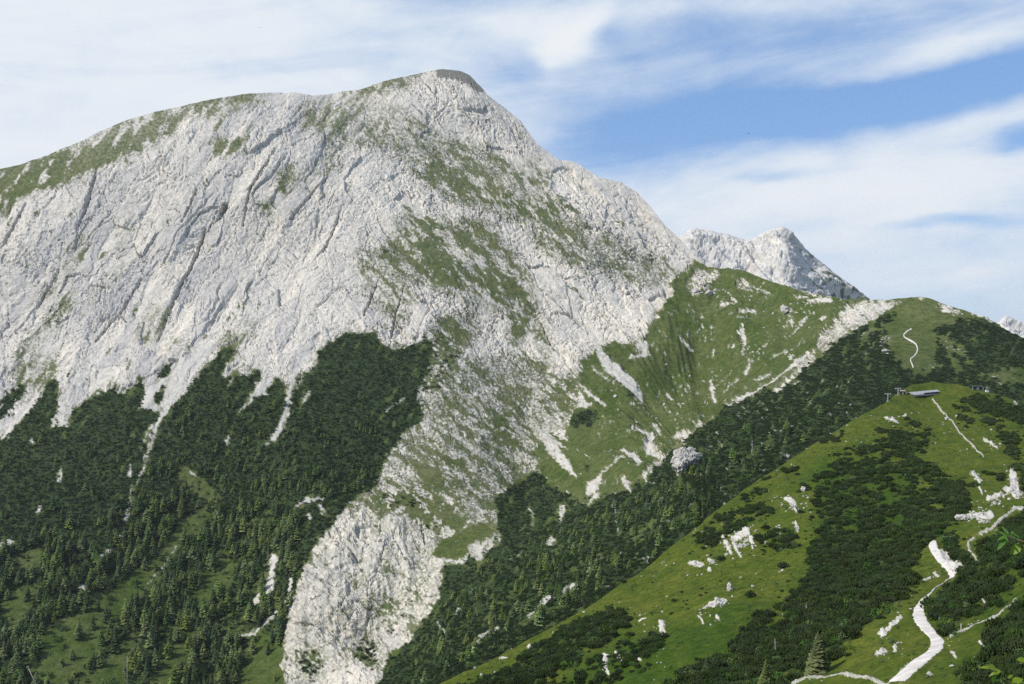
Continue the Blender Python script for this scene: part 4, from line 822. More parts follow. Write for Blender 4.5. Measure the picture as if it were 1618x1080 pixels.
M_spruce = foliage_mat('spruce_needles', (0.046, 0.082, 0.024)); M_larch = foliage_mat('larch_needles', (0.112, 0.158, 0.040)); M_pine = foliage_mat('dwarf_pine_needles', (0.031, 0.052, 0.014)); M_pined = foliage_mat('far_slope_pine', (0.027, 0.047, 0.016), .22)  # far dwarf pine has a slightly darker needle colour
M_leaf = foliage_mat('alder_leaves', (0.070, 0.125, 0.026)); M_bark = simple_mat('bark', (0.10, 0.075, 0.055), .95, .3, 6); M_dead = simple_mat('bleached_wood', (0.46, 0.44, 0.40), .9, .2, 5)
rs = random.Random(11)
SPR = [conifer_crown('spruce_crown', rs, R) for R in (.21, .25, .18)]
LAR = [conifer_crown('larch_crown', rs, R, 13, 7, .12, .75, .12, .15) for R in (.28, .33)]
PIN = [pine_dome('dwarf_pine_foliage', rs, n) for n in (200, 220, 190, 210)]; ALD = [leaf_ball('alder_foliage', rs) for _ in range(2)]
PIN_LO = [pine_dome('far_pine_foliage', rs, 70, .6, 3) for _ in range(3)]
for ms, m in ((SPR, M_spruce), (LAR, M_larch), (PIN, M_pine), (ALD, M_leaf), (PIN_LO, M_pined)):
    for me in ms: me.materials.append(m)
TRUNK = cone_mesh('tree_trunk', .017, .004, -.06, .93); TRUNK.materials.append(M_bark)
STEM = cone_mesh('pine_stem', .05, .025, -.25, .3, 5, .1); STEM.materials.append(M_bark)

def sample_grid(P, X, Y, dens_mask, per_m2, cap_area):
    e1 = P[1:, :-1] - P[:-1, :-1]; e2 = P[:-1, 1:] - P[:-1, :-1]; ar = np.linalg.norm(np.cross(e1, e2), axis=-1)
    ar = np.minimum(ar, cap_area); lam = ar * dens_mask[:-1, :-1] * per_m2
    n = rng.poisson(lam); idx = np.argwhere(n > 0); idx = np.repeat(idx, n[n > 0], axis=0)
    a = rng.random(len(idx))[:, None]; b = rng.random(len(idx))[:, None]; i, j = idx[:, 0], idx[:, 1]
    p = P[i, j] + (P[i + 1, j] - P[i, j]) * a + (P[i, j + 1] - P[i, j]) * b
    return p, X[i, j], Y[i, j]
def scatter(name, label, pts, scl, rz, pick, sources):
    """everything past the countable ones, as one object that sets one plant on each point"""
    n = len(pts)
    me = bpy.data.meshes.new(name); me.vertices.add(n); me.vertices.foreach_set('co', np.ascontiguousarray(pts, np.float32).ravel())
    a = me.attributes.new('sc', 'FLOAT_VECTOR', 'POINT'); a.data.foreach_set('vector', np.ascontiguousarray(scl, np.float32).ravel())
    a = me.attributes.new('ro', 'FLOAT_VECTOR', 'POINT'); r3 = np.zeros((n, 3), np.float32); r3[:, 2] = rz; r3[:, 0] = rng.normal(0, .05, n); a.data.foreach_set('vector', r3.ravel())
    a = me.attributes.new('pk', 'INT', 'POINT'); a.data.foreach_set('value', pick.astype(np.int32))
    o = link(name, me); tag(o, label, kind='stuff')
    ng = bpy.data.node_groups.new(name, 'GeometryNodeTree')
    ng.interface.new_socket('Geometry', in_out='INPUT', socket_type='NodeSocketGeometry'); ng.interface.new_socket('Geometry', in_out='OUTPUT', socket_type='NodeSocketGeometry')
    N_ = ng.nodes.new; gi = N_('NodeGroupInput'); go = N_('NodeGroupOutput'); ip = N_('GeometryNodeInstanceOnPoints'); jg = N_('GeometryNodeGeometryToInstance')
    for s in reversed(sources):
        oi = N_('GeometryNodeObjectInfo'); oi.inputs['Object'].default_value = s; oi.transform_space = 'ORIGINAL'; oi.inputs['As Instance'].default_value = True
        ng.links.new(oi.outputs['Geometry'], jg.inputs[0])
    def at(nm, ty):
        x = N_('GeometryNodeInputNamedAttribute'); x.data_type = ty; x.inputs['Name'].default_value = nm; return [s for s in x.outputs if s.enabled][0]
    # one instance list to choose from
    jn = N_('GeometryNodeJoinGeometry')
    ng.nodes.remove(jg)
    for nd in [x for x in ng.nodes if x.bl_idname == 'GeometryNodeObjectInfo']: ng.links.new(nd.outputs['Geometry'], jn.inputs[0])
    ng.links.new(gi.outputs[0], ip.inputs['Points']); ng.links.new(jn.outputs[0], ip.inputs['Instance']); ip.inputs['Pick Instance'].default_value = True
    ng.links.new(at('pk', 'INT'), ip.inputs['Instance Index']); ng.links.new(at('sc', 'FLOAT_VECTOR'), ip.inputs['Scale'])
    er = N_('FunctionNodeEulerToRotation'); ng.links.new(at('ro', 'FLOAT_VECTOR'), er.inputs[0]); ng.links.new(er.outputs[0], ip.inputs['Rotation'])
    ng.links.new(ip.outputs[0], go.inputs[0])
    md = o.modifiers.new('plants', 'NODES'); md.node_group = ng
    return o
def plant(name, label, cat, group, p, h, w, crown, stem, crown_name, stem_name, rz):
    t = empty(name, p, rz, (w, w, h)); tag(t, label, cat, group)
    c = link(crown_name, crown, None, t); s = link(stem_name, stem, None, t)
    return t, c
KF = sstep(.38, .60, kN) * (1 - np.clip(scr * 1.3, 0, 1)); KF = np.where(KF > .35, KF, KF * .25)
KF = KF * np.where(X > 640, .25 + .95 * sstep(-.25, .2, fbm((X + 1.6 * Y) / 34, (Y - .6 * X) / 12, 4, 701)), .5 + .65 * sstep(-.3, .3, fbm(X / 22, Y / 14, 3, 701))) * (Y < 1130)
vis = (Y < np.where(X > 560, RIDGE(X) + 14, 1120))
tF_ = np.clip(samp(T, X + w1x, Y + w1y), 0, 1) * vis * (1 - np.clip(scr, 0, 1)); tF_ = tF_ * (.14 + 1.3 * sstep(-.12, .28, fbm(X / 34, Y / 26, 3, 703)))
# --- trees
tp, tx, ty = sample_grid(MP, MX, MY, tF_, 1 / 40.0, 4.0)
left = tx < 640
larch = np.where(left, rng.random(len(tp)) < .52, rng.random(len(tp)) < .5)
hgt = np.where(left, rng.uniform(8, 23, len(tp)) ** 1.0, rng.uniform(5, 12, len(tp))) * np.where((ty < 800) & left, .6, 1.0) * np.where(larch, .92, 1)
app = hgt / tp[:, 1]
LEFT_MARKS = [(201, 1062, 'the upright grey pole'), (52, 1066, 'the leaning grey pole'), (410, 1045, 'the green clearing at the foot of the cliff'), (385, 1003, 'the white ledge left of the cliff foot'), (425, 915, 'the pale rock scar left of the cliff'),
              (165, 1060, 'the narrow grass strip at the bottom'), (240, 915, 'the pale streak in the sloping clearing'), (150, 965, 'the lower end of the sloping clearing'), (300, 835, 'the upper end of the sloping clearing'), (25, 945, 'the small clearing at the left edge'),
              (130, 927, 'the pale rock patch above the sloping clearing'), (330, 960, 'the dense wood halfway between clearing and cliff'), (300, 1050, 'the dense wood along the bottom edge'), (60, 880, 'the top of the wood at the left edge'), (480, 770, 'the top of the cliff buttress'), (420, 840, 'the left shoulder of the buttress'), (200, 820, 'the white streak under the long scree tongue')]
GULLY_MARKS = [(1081, 735, 'the big domed boulder'), (937, 895, 'the pointed white rock fin'), (876, 942, 'the broad broken outcrop'), (768, 1006, 'the low white ledge'), (706, 1047, 'the lowest white rock of the gully'), (868, 860, 'the small white rock under the green strip'), (1188, 712, 'the slender dead tree'), (690, 950, 'the right foot of the cliff'), (1330, 640, 'the bright meadow edge by the hut')]
def near_mark(x, y, marks): return min(marks, key=lambda m: (m[0] - x) ** 2 + (1.4 * (m[1] - y)) ** 2)[2]
def zone_tree(x, y, l, h):
    kind = 'pale green larch' if l else 'dark green spruce'
    if x < 640:
        sz = 'tall ' if h > 17 else ('low ' if h < 12 else 'middling '); mk = near_mark(x, y, LEFT_MARKS)
    else:
        sz = 'small ' if h < 8.5 else 'taller '; mk = near_mark(x, y, GULLY_MARKS)
    return sz + kind + ' growing nearest to ' + mk, sz + kind.split()[-1] + ' trees near ' + mk
srcs = {}
for isl, nmax, meshes, nm, cn in ((False, 290, SPR, 'spruce_tree', 'crown'), (True, 260, LAR, 'larch_tree', 'crown')):
    ids = np.where((larch == isl) & (tx > 2) & (tx < 1616) & (ty < 1078))[0]; ids = ids[np.argsort(-app[ids])]; pickd = ids[:nmax]
    for q, i in enumerate(pickd):
        lab, grp = zone_tree(tx[i], ty[i], isl, hgt[i]); pkm = q % len(meshes)
        t, c = plant(nm, lab, 'tree', grp, tp[i], hgt[i], hgt[i] * rng.uniform(.85, 1.2), meshes[pkm], TRUNK, 'crown', 'trunk', rng.uniform(0, 6.28))
        if q < len(meshes): srcs.setdefault(isl, []).append(c)
    rest = np.setdiff1d(np.where(larch == isl)[0], pickd); w = hgt[rest] * rng.uniform(.85, 1.2, len(rest))
    scatter('larch_forest' if isl else 'spruce_forest', 'pale green larches filling the far forest' if isl else 'dark spruces filling the far forest', tp[rest], np.stack([w, w, hgt[rest]], -1), rng.uniform(0, 6.28, len(rest)), rng.integers(0, len(meshes), len(rest)), srcs[isl])
print('trees', len(tp), time.time() - T0)
# --- dwarf pine on the near ridge
kd = np.clip(k2, 0, 1); kd = np.where(kd > .3, kd, 0) * (.5 + .7 * sstep(-.25, .2, fbm(X2 / 20, Y2 / 12, 3, 711))) * (sc2 < .4) * (Y2 < 1150)
sp_, sx, sy = sample_grid(P2, X2, Y2, kd, .34, 3.0)
rad = rng.uniform(1.0, 2.2, len(sp_)) * np.where(rng.random(len(sp_)) < .3, .7, 1) * np.where(sp_[:, 1] < 200, .85, 1.0); ht = rad * rng.uniform(.85, 1.45, len(sp_))
alder = rng.random(len(sp_)) < .13 + .10 * (sy > 980)
SHRUB_MARKS = [(1291, 1040, 'the lone broad conifer'), (1222, 1020, 'the forked dead tree'), (1274, 962, 'the small bleached trunk'), (1118, 1050, 'the young conifer at the thicket foot'), (1172, 845, 'the largest jagged outcrop'), (1228, 838, 'the rounded white outcrop'), (1463, 620, 'the hut'), (1525, 818, 'the rounded white boulder'),
               (1603, 770, 'the tall white rock face'), (1131, 956, 'the wide white ledge'), (1152, 922, 'the solitary blocky boulder'), (1047, 990, 'the grey blocky rock'), (958, 1050, 'the thin rock blade'), (1567, 909, 'the pale angular rock'), (1500, 960, 'the inner side of the road bend'), (1585, 850, 'the narrow green leaves at the right edge'),
               (1590, 1060, 'the yellow-green twig in the bottom right corner'), (1597, 960, 'the upper end of the grey footpath'), (1520, 1000, 'the thin bare post'), (1400, 940, 'the turf left of the white road'), (1390, 1010, 'the brownish low rock pile'), (1440, 860, 'the upper end of the white road'), (1340, 880, 'the middle of the dark thicket'), (1330, 780, 'the upper left of the dark thicket'),
               (1450, 780, 'the upper right of the dark thicket'), (1555, 645, 'the dark patch right of the hut'), (1600, 710, 'the right end of the worn path'), (1410, 690, 'the upper meadow clumps'), (900, 1020, 'the turf strip at the lower crest'), (780, 1070, 'the lowest end of the near ridge'), (1210, 1060, 'the small pale conifer'), (1510, 1075, 'the road end at the bottom edge')]
def zone_shrub(x, y, r):
    mk = near_mark(x, y, SHRUB_MARKS); sz = 'broad ' if r > 1.75 else ('small ' if r < 1.2 else 'rounded ')
    return sz, mk
infr = (sx > 2) & (sx < 1616) & (sy < 1078)
# largest in the picture and not behind a nearer shrub
ids = np.where(infr & ~alder)[0]; ids = ids[np.argsort(-(rad / sp_[:, 1])[ids])]; pk = []; taken = {}
for i in ids:
    key = (int(sx[i] // 12), int(sy[i] // 8))
    if key in taken: continue
    taken[key] = 1; pk.append(i)
    if len(pk) >= 296: break
psrc = []
for q, i in enumerate(pk):
    sz, mk = zone_shrub(sx[i], sy[i], rad[i]); lab = sz + 'dark dwarf pine growing nearest to ' + mk; grp = sz + 'dwarf pines near ' + mk
    t, c = plant('dwarf_pine', lab, 'shrub', grp, sp_[i], ht[i], rad[i], PIN[q % len(PIN)], STEM, 'foliage', 'stem', rng.uniform(0, 6.28))
    if q < len(PIN): psrc.append(c)
ids = np.where(infr & alder)[0]; ids = ids[np.argsort(-(rad / sp_[:, 1])[ids])][:60]; asrc = []
for q, i in enumerate(ids):
    sz, mk = zone_shrub(sx[i], sy[i], rad[i]); lab = sz + 'bright green leafy bush nearest to ' + mk; grp = sz + 'leafy bushes near ' + mk
    t, c = plant('alder_bush', lab, 'bush', grp, sp_[i], ht[i] * .8, rad[i] * .8, ALD[q % 2], STEM, 'foliage', 'stem', rng.uniform(0, 6.28))
    if q < 2: asrc.append(c)
rest = np.setdiff1d(np.arange(len(sp_)), np.r_[pk, ids].astype(int)); al = alder[rest]; r_ = rest[~al]
halo = samp(blur(KN, 13), X2 + wx3, Y2 + .5 * wy3); hal = sstep(.06, .45, halo) * (k2 < .4) * sstep(-.1, .35, fbm(X2 / 15, Y2 / 7, 3, 751)) * (sc2 < .3) * (1 - np.clip(samp(blur(rdm, 5), X2 - 3, Y2 - 3) * 5, 0, 1)) * (1 - np.clip(samp(blur(pth, 3), X2, Y2) * 3, 0, 1)) * (Y2 < 1150)
hp2, _, _ = sample_grid(P2, X2, Y2, hal, .14, 3.0); hr2 = rng.uniform(.35, 1.0, len(hp2))
allp = np.concatenate([sp_[r_], hp2]); allr = np.r_[rad[r_], hr2]; allh = np.r_[ht[r_], hr2 * .9]
scatter('dwarf_pine_thicket', 'dark dwarf pine thickets covering the near ridge', allp, np.stack([allr, allr, allh], -1), rng.uniform(0, 6.28, len(allp)), rng.integers(0, len(PIN), len(allp)), psrc)
r_ = rest[al]
scatter('alder_scrub', 'bright green leafy bushes among the dwarf pines', sp_[r_], np.stack([rad[r_] * .8, rad[r_] * .8, ht[r_] * .8], -1), rng.uniform(0, 6.28, len(r_)), rng.integers(0, 2, len(r_)), asrc)
hm = (1 - np.clip(k2, 0, 1)) * (sc2 < .2) * (1 - np.clip(road_m * 2, 0, 1)) * sstep(-.2, .35, fbm(X2 / 26, Y2 / 12, 4, 731)) * (D2 < 640) * (Y2 < 1150)
hp, hx_, hy_ = sample_grid(P2, X2, Y2, hm, .15, 3.0); hr_ = rng.uniform(.2, .7, len(hp)) * np.where(rng.random(len(hp)) < .12, 1.6, 1)
scatter('meadow_herbs', 'low herbs and tussocks in the near meadow', hp, np.stack([hr_, hr_, hr_ * .7], -1), rng.uniform(0, 6.28, len(hp)), rng.integers(0, 2, len(hp)), asrc)
print('shrubs near', len(hp), len(sp_), time.time() - T0)
# --- dwarf pine cover on the far slopes
fp, fx_, fy_ = sample_grid(MP, MX, MY, KF * vis, .11, 3.0)
fr = rng.uniform(1.3, 2.9, len(fp)); fh = fr * rng.uniform(.7, 1.2, len(fp))
# its first few stand for the shape that the rest repeats
fsrc = []
for q, (px_, py_) in enumerate([(1300, 610), (1338, 588), (1262, 640)]):
    p = surf_far(px_, py_)
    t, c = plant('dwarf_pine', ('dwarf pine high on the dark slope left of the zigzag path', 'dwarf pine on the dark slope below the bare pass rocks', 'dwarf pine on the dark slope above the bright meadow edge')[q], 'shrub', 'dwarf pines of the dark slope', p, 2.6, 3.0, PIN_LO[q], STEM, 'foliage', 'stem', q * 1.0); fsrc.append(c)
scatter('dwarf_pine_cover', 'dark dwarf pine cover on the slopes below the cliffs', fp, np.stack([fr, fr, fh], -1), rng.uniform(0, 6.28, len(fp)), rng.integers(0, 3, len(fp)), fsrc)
ap, ax_, ay_ = sample_grid(MP, MX, MY, np.clip(kC, 0, 1) * vis * (sstep(.0, .5, fbm(X / 16, Y / 20, 3, 721)) * (Y > 640)) * (1 - np.clip(scr, 0, 1)), .05, 3.0)
ar_ = rng.uniform(1.4, 3.2, len(ap)); ah_ = ar_ * .9
bp_, _, _ = sample_grid(MP, MX, MY, np.clip(tF_ + .5 * samp(GM, X, Y), 0, 1) * (X < 640) * (Y > 760) * sstep(-.2, .3, fbm(X / 40, Y / 30, 3, 761)), 1 / 75., 4.0); br_ = rng.uniform(1.6, 4.2, len(bp_)); bh_ = br_ * rng.uniform(1.2, 2.2, len(bp_))
ap = np.concatenate([ap, bp_]); ar_ = np.r_[ar_, br_]; ah_ = np.r_[ah_, bh_]
scatter('alder_cover', 'light green leafy bushes scattered through the dark slopes', ap, np.stack([ar_, ar_, ah_], -1), rng.uniform(0, 6.28, len(ap)), rng.integers(0, 2, len(ap)), asrc)
print('shrubs far', len(fp), len(ap), time.time() - T0)
# ------------------------------------------------------------------ limestone outcrops and boulders
M_rock = terrain_mat('limestone', ((0.08, 0.105, 0.03), (0.10, 0.12, 0.04), (0.06, 0.10, 0.02)), 0.55, rock_a=(0.57, 0.535, 0.475), rock_b=(0.42, 0.405, 0.38), bump=.8, bump_d=.15, spk=6.0)
_ico = {}
def ico(sub):
    if sub not in _ico:
        bm = bmesh.new(); bmesh.ops.create_icosphere(bm, subdivisions=sub, radius=1.0)
        _ico[sub] = (np.array([v.co[:] for v in bm.verts]), np.array([[v.index for v in f.verts] for f in bm.faces])); bm.free()
    return _ico[sub]
def rock_mesh(seed, sub=3, planes=14, cracks=.10, flatten=1.0):
    r = np.random.default_rng(seed); V0, F0 = ico(sub)
    m = r.normal(size=(planes, 3)); m /= np.linalg.norm(m, axis=1, keepdims=True); d = r.uniform(.62, 1.0, planes)
    rad = 1 / np.maximum((V0 @ m.T / d).max(1), .6)
    V1 = V0 * rad[:, None]
    a = V1[:, 0] * 3.1 + V1[:, 1] * 1.7 + seed % 97; b = V1[:, 2] * 2.2 + V1[:, 1] * 2.3
    f1, f2, cid, tl = worley((a * 1.1).astype(np.float32), (b * .9).astype(np.float32), seed % 1000, True)
    k = 1 + (cid - .5) * .22 + tl * .25 - cracks * np.exp(-(perlin(a * 1.3, b * .5, seed % 991) / .08) ** 2) + .05 * perlin(a * 5, b * 5, seed % 983)
    V1 = V1 * k[:, None]; V1[:, 2] *= flatten
    tone = np.stack([np.clip((k < .92) * .5 + 0 * k, 0, 1), 0 * k, np.clip(.5 + .8 * fbm(a * .8, b * .8, 2, seed % 977), 0, 1)], -1)
    gr = sstep(.35, .6, fbm(a * 1.6, b * 1.6, 3, seed % 971) + .3 * V0[:, 2]) * .8
    return mesh_np('rock', V1, F0, False, {'cover': np.stack([gr, 0 * gr, 0 * gr], -1), 'tone': tone})
def outcrop(name, label, cat, fn, X_, Yb, w, h, seed, group=None, lean=0.0, depth=.8, blocks=1, sub=3):
    """one rock mass; w and h in photo pixels at the rock's own distance"""
    p = fn(X_, Yb); W = w * p.y / F / 2; H = h * p.y / F * (.62 if fn is surf_near else 1)
    r = np.random.default_rng(seed)
    if blocks == 1:
        me = rock_mesh(seed, sub); V_ = np.zeros((len(me.vertices), 3), np.float32); me.vertices.foreach_get('co', V_.ravel()); 
        V_ = np.empty(len(me.vertices) * 3, np.float32); me.vertices.foreach_get('co', V_); V_ = V_.reshape(-1, 3)
        V_ = V_ * (W, W * depth, H * .62) + (0, 0, H * .42); V_[:, 0] += lean * V_[:, 2]
        me.vertices.foreach_set('co', V_.ravel().astype(np.float32)); me.update()
    else:
        t = empty(name, p); tag(t, label, cat, group); blocks = blocks * 3 + 2
        for k in range(blocks):
            m1 = rock_mesh(seed * 31 + k, sub); n = len(m1.vertices); v = np.empty(n * 3, np.float32); m1.vertices.foreach_get('co', v); v = v.reshape(-1, 3)
            up = r.random() ** 1.3; fx = r.uniform(-1, 1) * (1 - .45 * up) - lean * .9 * (.5 - up)
            q = fn(X_ + fx * w * .45, Yb - up * h * .85) - p; s = r.uniform(.6, 1.35) * (1.25 - .5 * up)
            bw = max(W, .7 * H) / math.sqrt(blocks) * .62 * s; bh = bw * r.uniform(.45, .95)
            v = v * (bw, bw * r.uniform(.7, 1.1), bh); v[:, 0] += lean * .6 * v[:, 2]
            m1.vertices.foreach_set('co', v.ravel().astype(np.float32)); m1.update(); link('rock', m1, M_rock, t, (q.x, q.y, q.z + bh * .22))
        return t
    me.name = name
    o = link(name, me, M_rock, None, p); o.rotation_euler = (0, 0, r.uniform(-.25, .25) if blocks == 1 else 0); return tag(o, label, cat, group)
nf, ff = surf_near, surf_far
for i, a in enumerate([
    ('largest jagged white outcrop on the open meadow left of the dark thicket', nf, 1172, 868, 40, 34, -.45, 7), ('rounded white outcrop above a dark bush, beside the largest jagged outcrop', nf, 1228, 846, 27, 20, .1, 3),
    ('narrow white rock rib slanting down the meadow above the rounded outcrop', nf, 1252, 808, 11, 24, -.35, 3), ('small upright white rock, highest of those on the meadow slope', nf, 1269, 777, 8, 14, 0, 1),
    ('thin slanting white rock rib just left of the largest jagged outcrop', nf, 1150, 878, 10, 26, -.4, 3), ('thin pale rock streak right of the rounded outcrop', nf, 1260, 842, 6, 18, -.3, 2),
    ('low flat white rock, largest of the trio at the left of the meadow', nf, 1101, 896, 17, 9, 0, 2), ('small white rock, upper right of the trio at the left of the meadow', nf, 1125, 889, 8, 7, 0, 1),
    ('small white rock, lowest of the trio at the left of the meadow', nf, 1122, 905, 8, 6, 0, 1), ('solitary blocky pale boulder in the lush turf below the jagged outcrop', nf, 1152, 930, 12, 16, 0, 1),
    ('wide low white ledge across the lush lower meadow', nf, 1131, 962, 32, 13, .3, 4), ('grey rounded rock at the right verge of the white road', nf, 1497, 888, 17, 22, 0, 2),
    ('pale angular rock by the foot of the narrow path right of the road', nf, 1567, 918, 15, 15, .3, 1), ('brownish low rock pile in the grass left of the white road', nf, 1390, 1033, 14, 10, 0, 3),
    ('rounded white boulder at the edge of the thicket above the road', nf, 1525, 824, 16, 15, 0, 1), ('wide grey ribbed outcrop next to the rounded white boulder', nf, 1549, 826, 32, 20, .2, 4),
    ('tall white rock face near the right edge above the footpath', nf, 1603, 788, 20, 40, -.15, 4), ('broken white stones heaped left of the tall rock face', nf, 1572, 797, 22, 10, 0, 4),
    ('pale rock slab under the tall rock face at the right edge', nf, 1608, 806, 16, 10, .2, 2), ('white flat stone in the grass right of the road bottom', nf, 1467, 1062, 12, 8, .4, 1), ('small white stone in the grass right of the road bend', nf, 1501, 1047, 8, 6, 0, 1),
    ('grey blocky rock standing alone near the lower thicket', nf, 1047, 1000, 17, 22, 0, 2), ('thin white rock blade in the turf at the bottom of the picture', nf, 958, 1064, 7, 28, -.3, 2), ('scattered low white stones beside the thin rock blade', nf, 978, 1046, 14, 7, 0, 3),
    ('pale elongated boulder among the dark shrubs at the upper right edge', nf, 1606, 641, 5, 10, -.4, 1), ('small white rock at the top of the worn path below the hut', nf, 1495, 662, 5, 8, 0, 1), ('small white rock right of the worn path below the hut', nf, 1511, 658, 4, 6, 0, 1),
    ('pale stones across the turf left of the winding road', nf, 1473, 916, 12, 6, 0, 3),
    ('big grey domed boulder on the dark slope below the bowl', ff, 1081, 750, 38, 36, .0, 1), ('pointed white rock fin in the dark wood below the near ridge crest', ff, 937, 906, 13, 22, .2, 2), ('broad grey broken outcrop in the dark wood under the pointed fin', ff, 876, 954, 42, 26, .35, 5),
    ('small white rock in the gully woods under the green strip', ff, 868, 864, 12, 13, .3, 2), ('low white ledge in the lower gully wood', ff, 768, 1010, 26, 10, .2, 3), ('low white rock lowest in the gully wood', ff, 706, 1052, 14, 12, 0, 2),
    ('white crag standing in the dark slope just below the pass rocks', ff, 1396, 560, 16, 15, 0, 2), ('pale crag under the pass, above the white crag', ff, 1399, 543, 20, 13, 0, 2), ('white conical rock in the bowl below the pass skyline', ff, 1242, 494, 15, 12, 0, 1),
    ('rounded pale rock knob on the ridge where the mountain meets the pass', ff, 1112, 464, 50, 34, .25, 4)]):
    lab, fn, X_, Yb, w, h, lean, bl = a
    outcrop('limestone_outcrop' if bl > 1 else 'boulder', lab, 'rock', fn, X_, Yb, w, h, 1000 + i * 7, lean=lean, blocks=bl, sub=3 if bl > 1 or w < 30 else 5)
# loose stones: counted ones on the near turf by place
RK = [rock_mesh(5000 + k, 2, 10) for k in range(6)]
for m_ in RK: m_.materials.append(M_rock)
BOWL_MARKS = [(985, 595, 'the long scree fan in the bowl'), (1242, 490, 'the white conical rock'), (1112, 450, 'the rounded rock knob on the ridge'), (1176, 555, 'the zigzag scree runnel'), (1330, 510, 'the bare rocks of the pass'), (928, 658, 'the dark pine clump in the bowl'), (1030, 700, 'the white rubble at the bowl bottom'), (1100, 600, 'the middle of the green bowl'), (1230, 590, 'the long scree band above the dark slope')]
def stones(fn, spots, label, group, n, smin, smax):
    for k in range(n):
        c = spots[k % len(spots)]; X_ = c[0] + random.gauss(0, c[2]); Y_ = c[1] + random.gauss(0, c[3]); p = fn(X_, Y_); z = random.uniform(smin, smax); s = z * p.y / F
        o = link('stone', RK[k % 6], None, None, p); o.scale = (s, s * random.uniform(.6, 1), s * random.uniform(.5, .9)); o.rotation_euler = (random.uniform(-.3, .3), random.uniform(-.3, .3), random.uniform(0, 6.28))
        mk = near_mark(X_, Y_, SHRUB_MARKS if fn is surf_near else BOWL_MARKS); sz = 'larger' if z > smin + .6 * (smax - smin) else 'small' if z > smin + .25 * (smax - smin) else 'tiny'
        tag(o, sz + ' pale stone lying nearest to ' + mk, 'stone', sz + ' stones near ' + mk)
stones(nf, [(1168, 835, 14, 8), (1180, 872, 8, 8), (1150, 850, 5, 10)], 'small white stone scattered about the largest jagged outcrop on the meadow', 'stones about the jagged outcrop', 26, .9, 2.6)
stones(nf, [(1240, 795, 12, 8), (1262, 800, 8, 12), (1275, 790, 6, 8)], 'small white stone scattered about the narrow slanting rock rib', 'stones about the rock rib', 14, .8, 2.0)
stones(nf, [(1545, 760, 6, 12), (1575, 785, 12, 6), (1560, 800, 14, 5), (1590, 760, 6, 10)], 'small white stone in the grass between rounded boulder and tall rock face', 'stones below the tall rock face', 26, .8, 2.4)
stones(nf, [(1110, 972, 14, 8), (1130, 980, 8, 6)], 'small white stone below the wide low ledge', 'stones below the low ledge', 10, .8, 1.8)
stones(nf, [(1468, 918, 8, 6), (1415, 1015, 12, 10), (1400, 1035, 14, 5), (1440, 1048, 6, 4)], 'small pale stone in the turf left of the white road', 'stones left of the road', 22, .6, 1.8)
stones(nf, [(1555, 978, 10, 2), (1520, 1000, 8, 5), (1505, 1012, 5, 4), (1535, 983, 6, 2)], 'small pale stone along the grey footpath right of the road', 'stones along the grey footpath', 18, .7, 1.8)
stones(nf, [(1480, 868, 3, 4), (1505, 893, 8, 4), (1518, 900, 6, 3), (1475, 1000, 3, 5), (1486, 1008, 4, 5)], 'pale stone on the verge of the white road', 'stones on the road verge', 22, .8, 1.9)
stones(nf, [(900, 1010, 40, 10), (990, 970, 40, 12), (1040, 1040, 20, 15), (830, 1025, 30, 8)], 'small white stone in the lower left meadow', 'stones of the lower left meadow', 24, .6, 1.6)
stones(nf, [(1420, 662, 30, 8), (1500, 690, 30, 15), (1570, 705, 10, 6), (1350, 690, 30, 8)], 'small pale stone in the upper meadow round the worn path', 'stones of the upper meadow', 30, .6, 1.6)
stones(ff, [(1030, 640, 40, 25), (1100, 590, 40, 30), (1180, 500, 40, 20), (1260, 490, 30, 15), (1200, 560, 25, 20), (1000, 690, 25, 15)], 'pale stone on the turf of the green bowl', 'stones in the bowl', 60, .8, 2.6)

first_stone = [o for o in COL.objects if o.name.startswith('stone')][:3]
sm_ = (1 - np.clip(k2 * 1.5, 0, 1)) * (.06 + sstep(.15, .5, fbm(X2 / 30, Y2 / 14, 3, 741)) + 3 * np.clip(samp(blur(SN, 8), X2, Y2), 0, .5)) * (1 - np.clip(road_m * 2, 0, 1)) * (D2 < 640) * (Y2 < 1150)
pp_, qx_, qy_ = sample_grid(P2, X2, Y2, sm_, .022, 3.0); ss_ = rng.uniform(.12, .42, len(pp_)) * np.clip(pp_[:, 1] / 300, .5, 1.4)
scatter('scattered_stones', 'small pale stones strewn over the near meadow', pp_, np.stack([ss_, ss_, ss_ * .7], -1), rng.uniform(0, 6.28, len(pp_)), rng.integers(0, 3, len(pp_)), first_stone)
# ------------------------------------------------------------------ hut and lift on the crest
M_roof = simple_mat('weathered_metal_roof', (0.36, 0.35, 0.33), .55, .12, .8, .4); M_wall = simple_mat('grey_boards', (0.30, 0.27, 0.23), .9, .2, 2.0); M_darkw = simple_mat('dark_boards', (0.045, 0.040, 0.035), .9, .2, 2.0)
M_steel = simple_mat('galvanised_steel', (0.36, 0.37, 0.37), .5, .1, 2.0, .5); M_white = simple_mat('white_paint', (0.78, 0.77, 0.73), .6, .05, 1.0); M_stone = simple_mat('stone_base', (0.40, 0.38, 0.35), .9, .2, 1.5); M_green = simple_mat('dark_green_boards', (0.04, 0.065, 0.055), .8, .2, 1.5)
def boxes(lst):
    V_, F_ = [], []
    for (x0, y0, z0, x1, y1, z1) in lst:
        b = len(V_); V_ += [(x0, y0, z0), (x1, y0, z0), (x1, y1, z0), (x0, y1, z0), (x0, y0, z1), (x1, y0, z1), (x1, y1, z1), (x0, y1, z1)]
        F_ += [(b, b + 3, b + 2, b + 1), (b + 4, b + 5, b + 6, b + 7), (b, b + 1, b + 5, b + 4), (b + 1, b + 2, b + 6, b + 5), (b + 2, b + 3, b + 7, b + 6), (b + 3, b, b + 4, b + 7)]
    return V_, F_
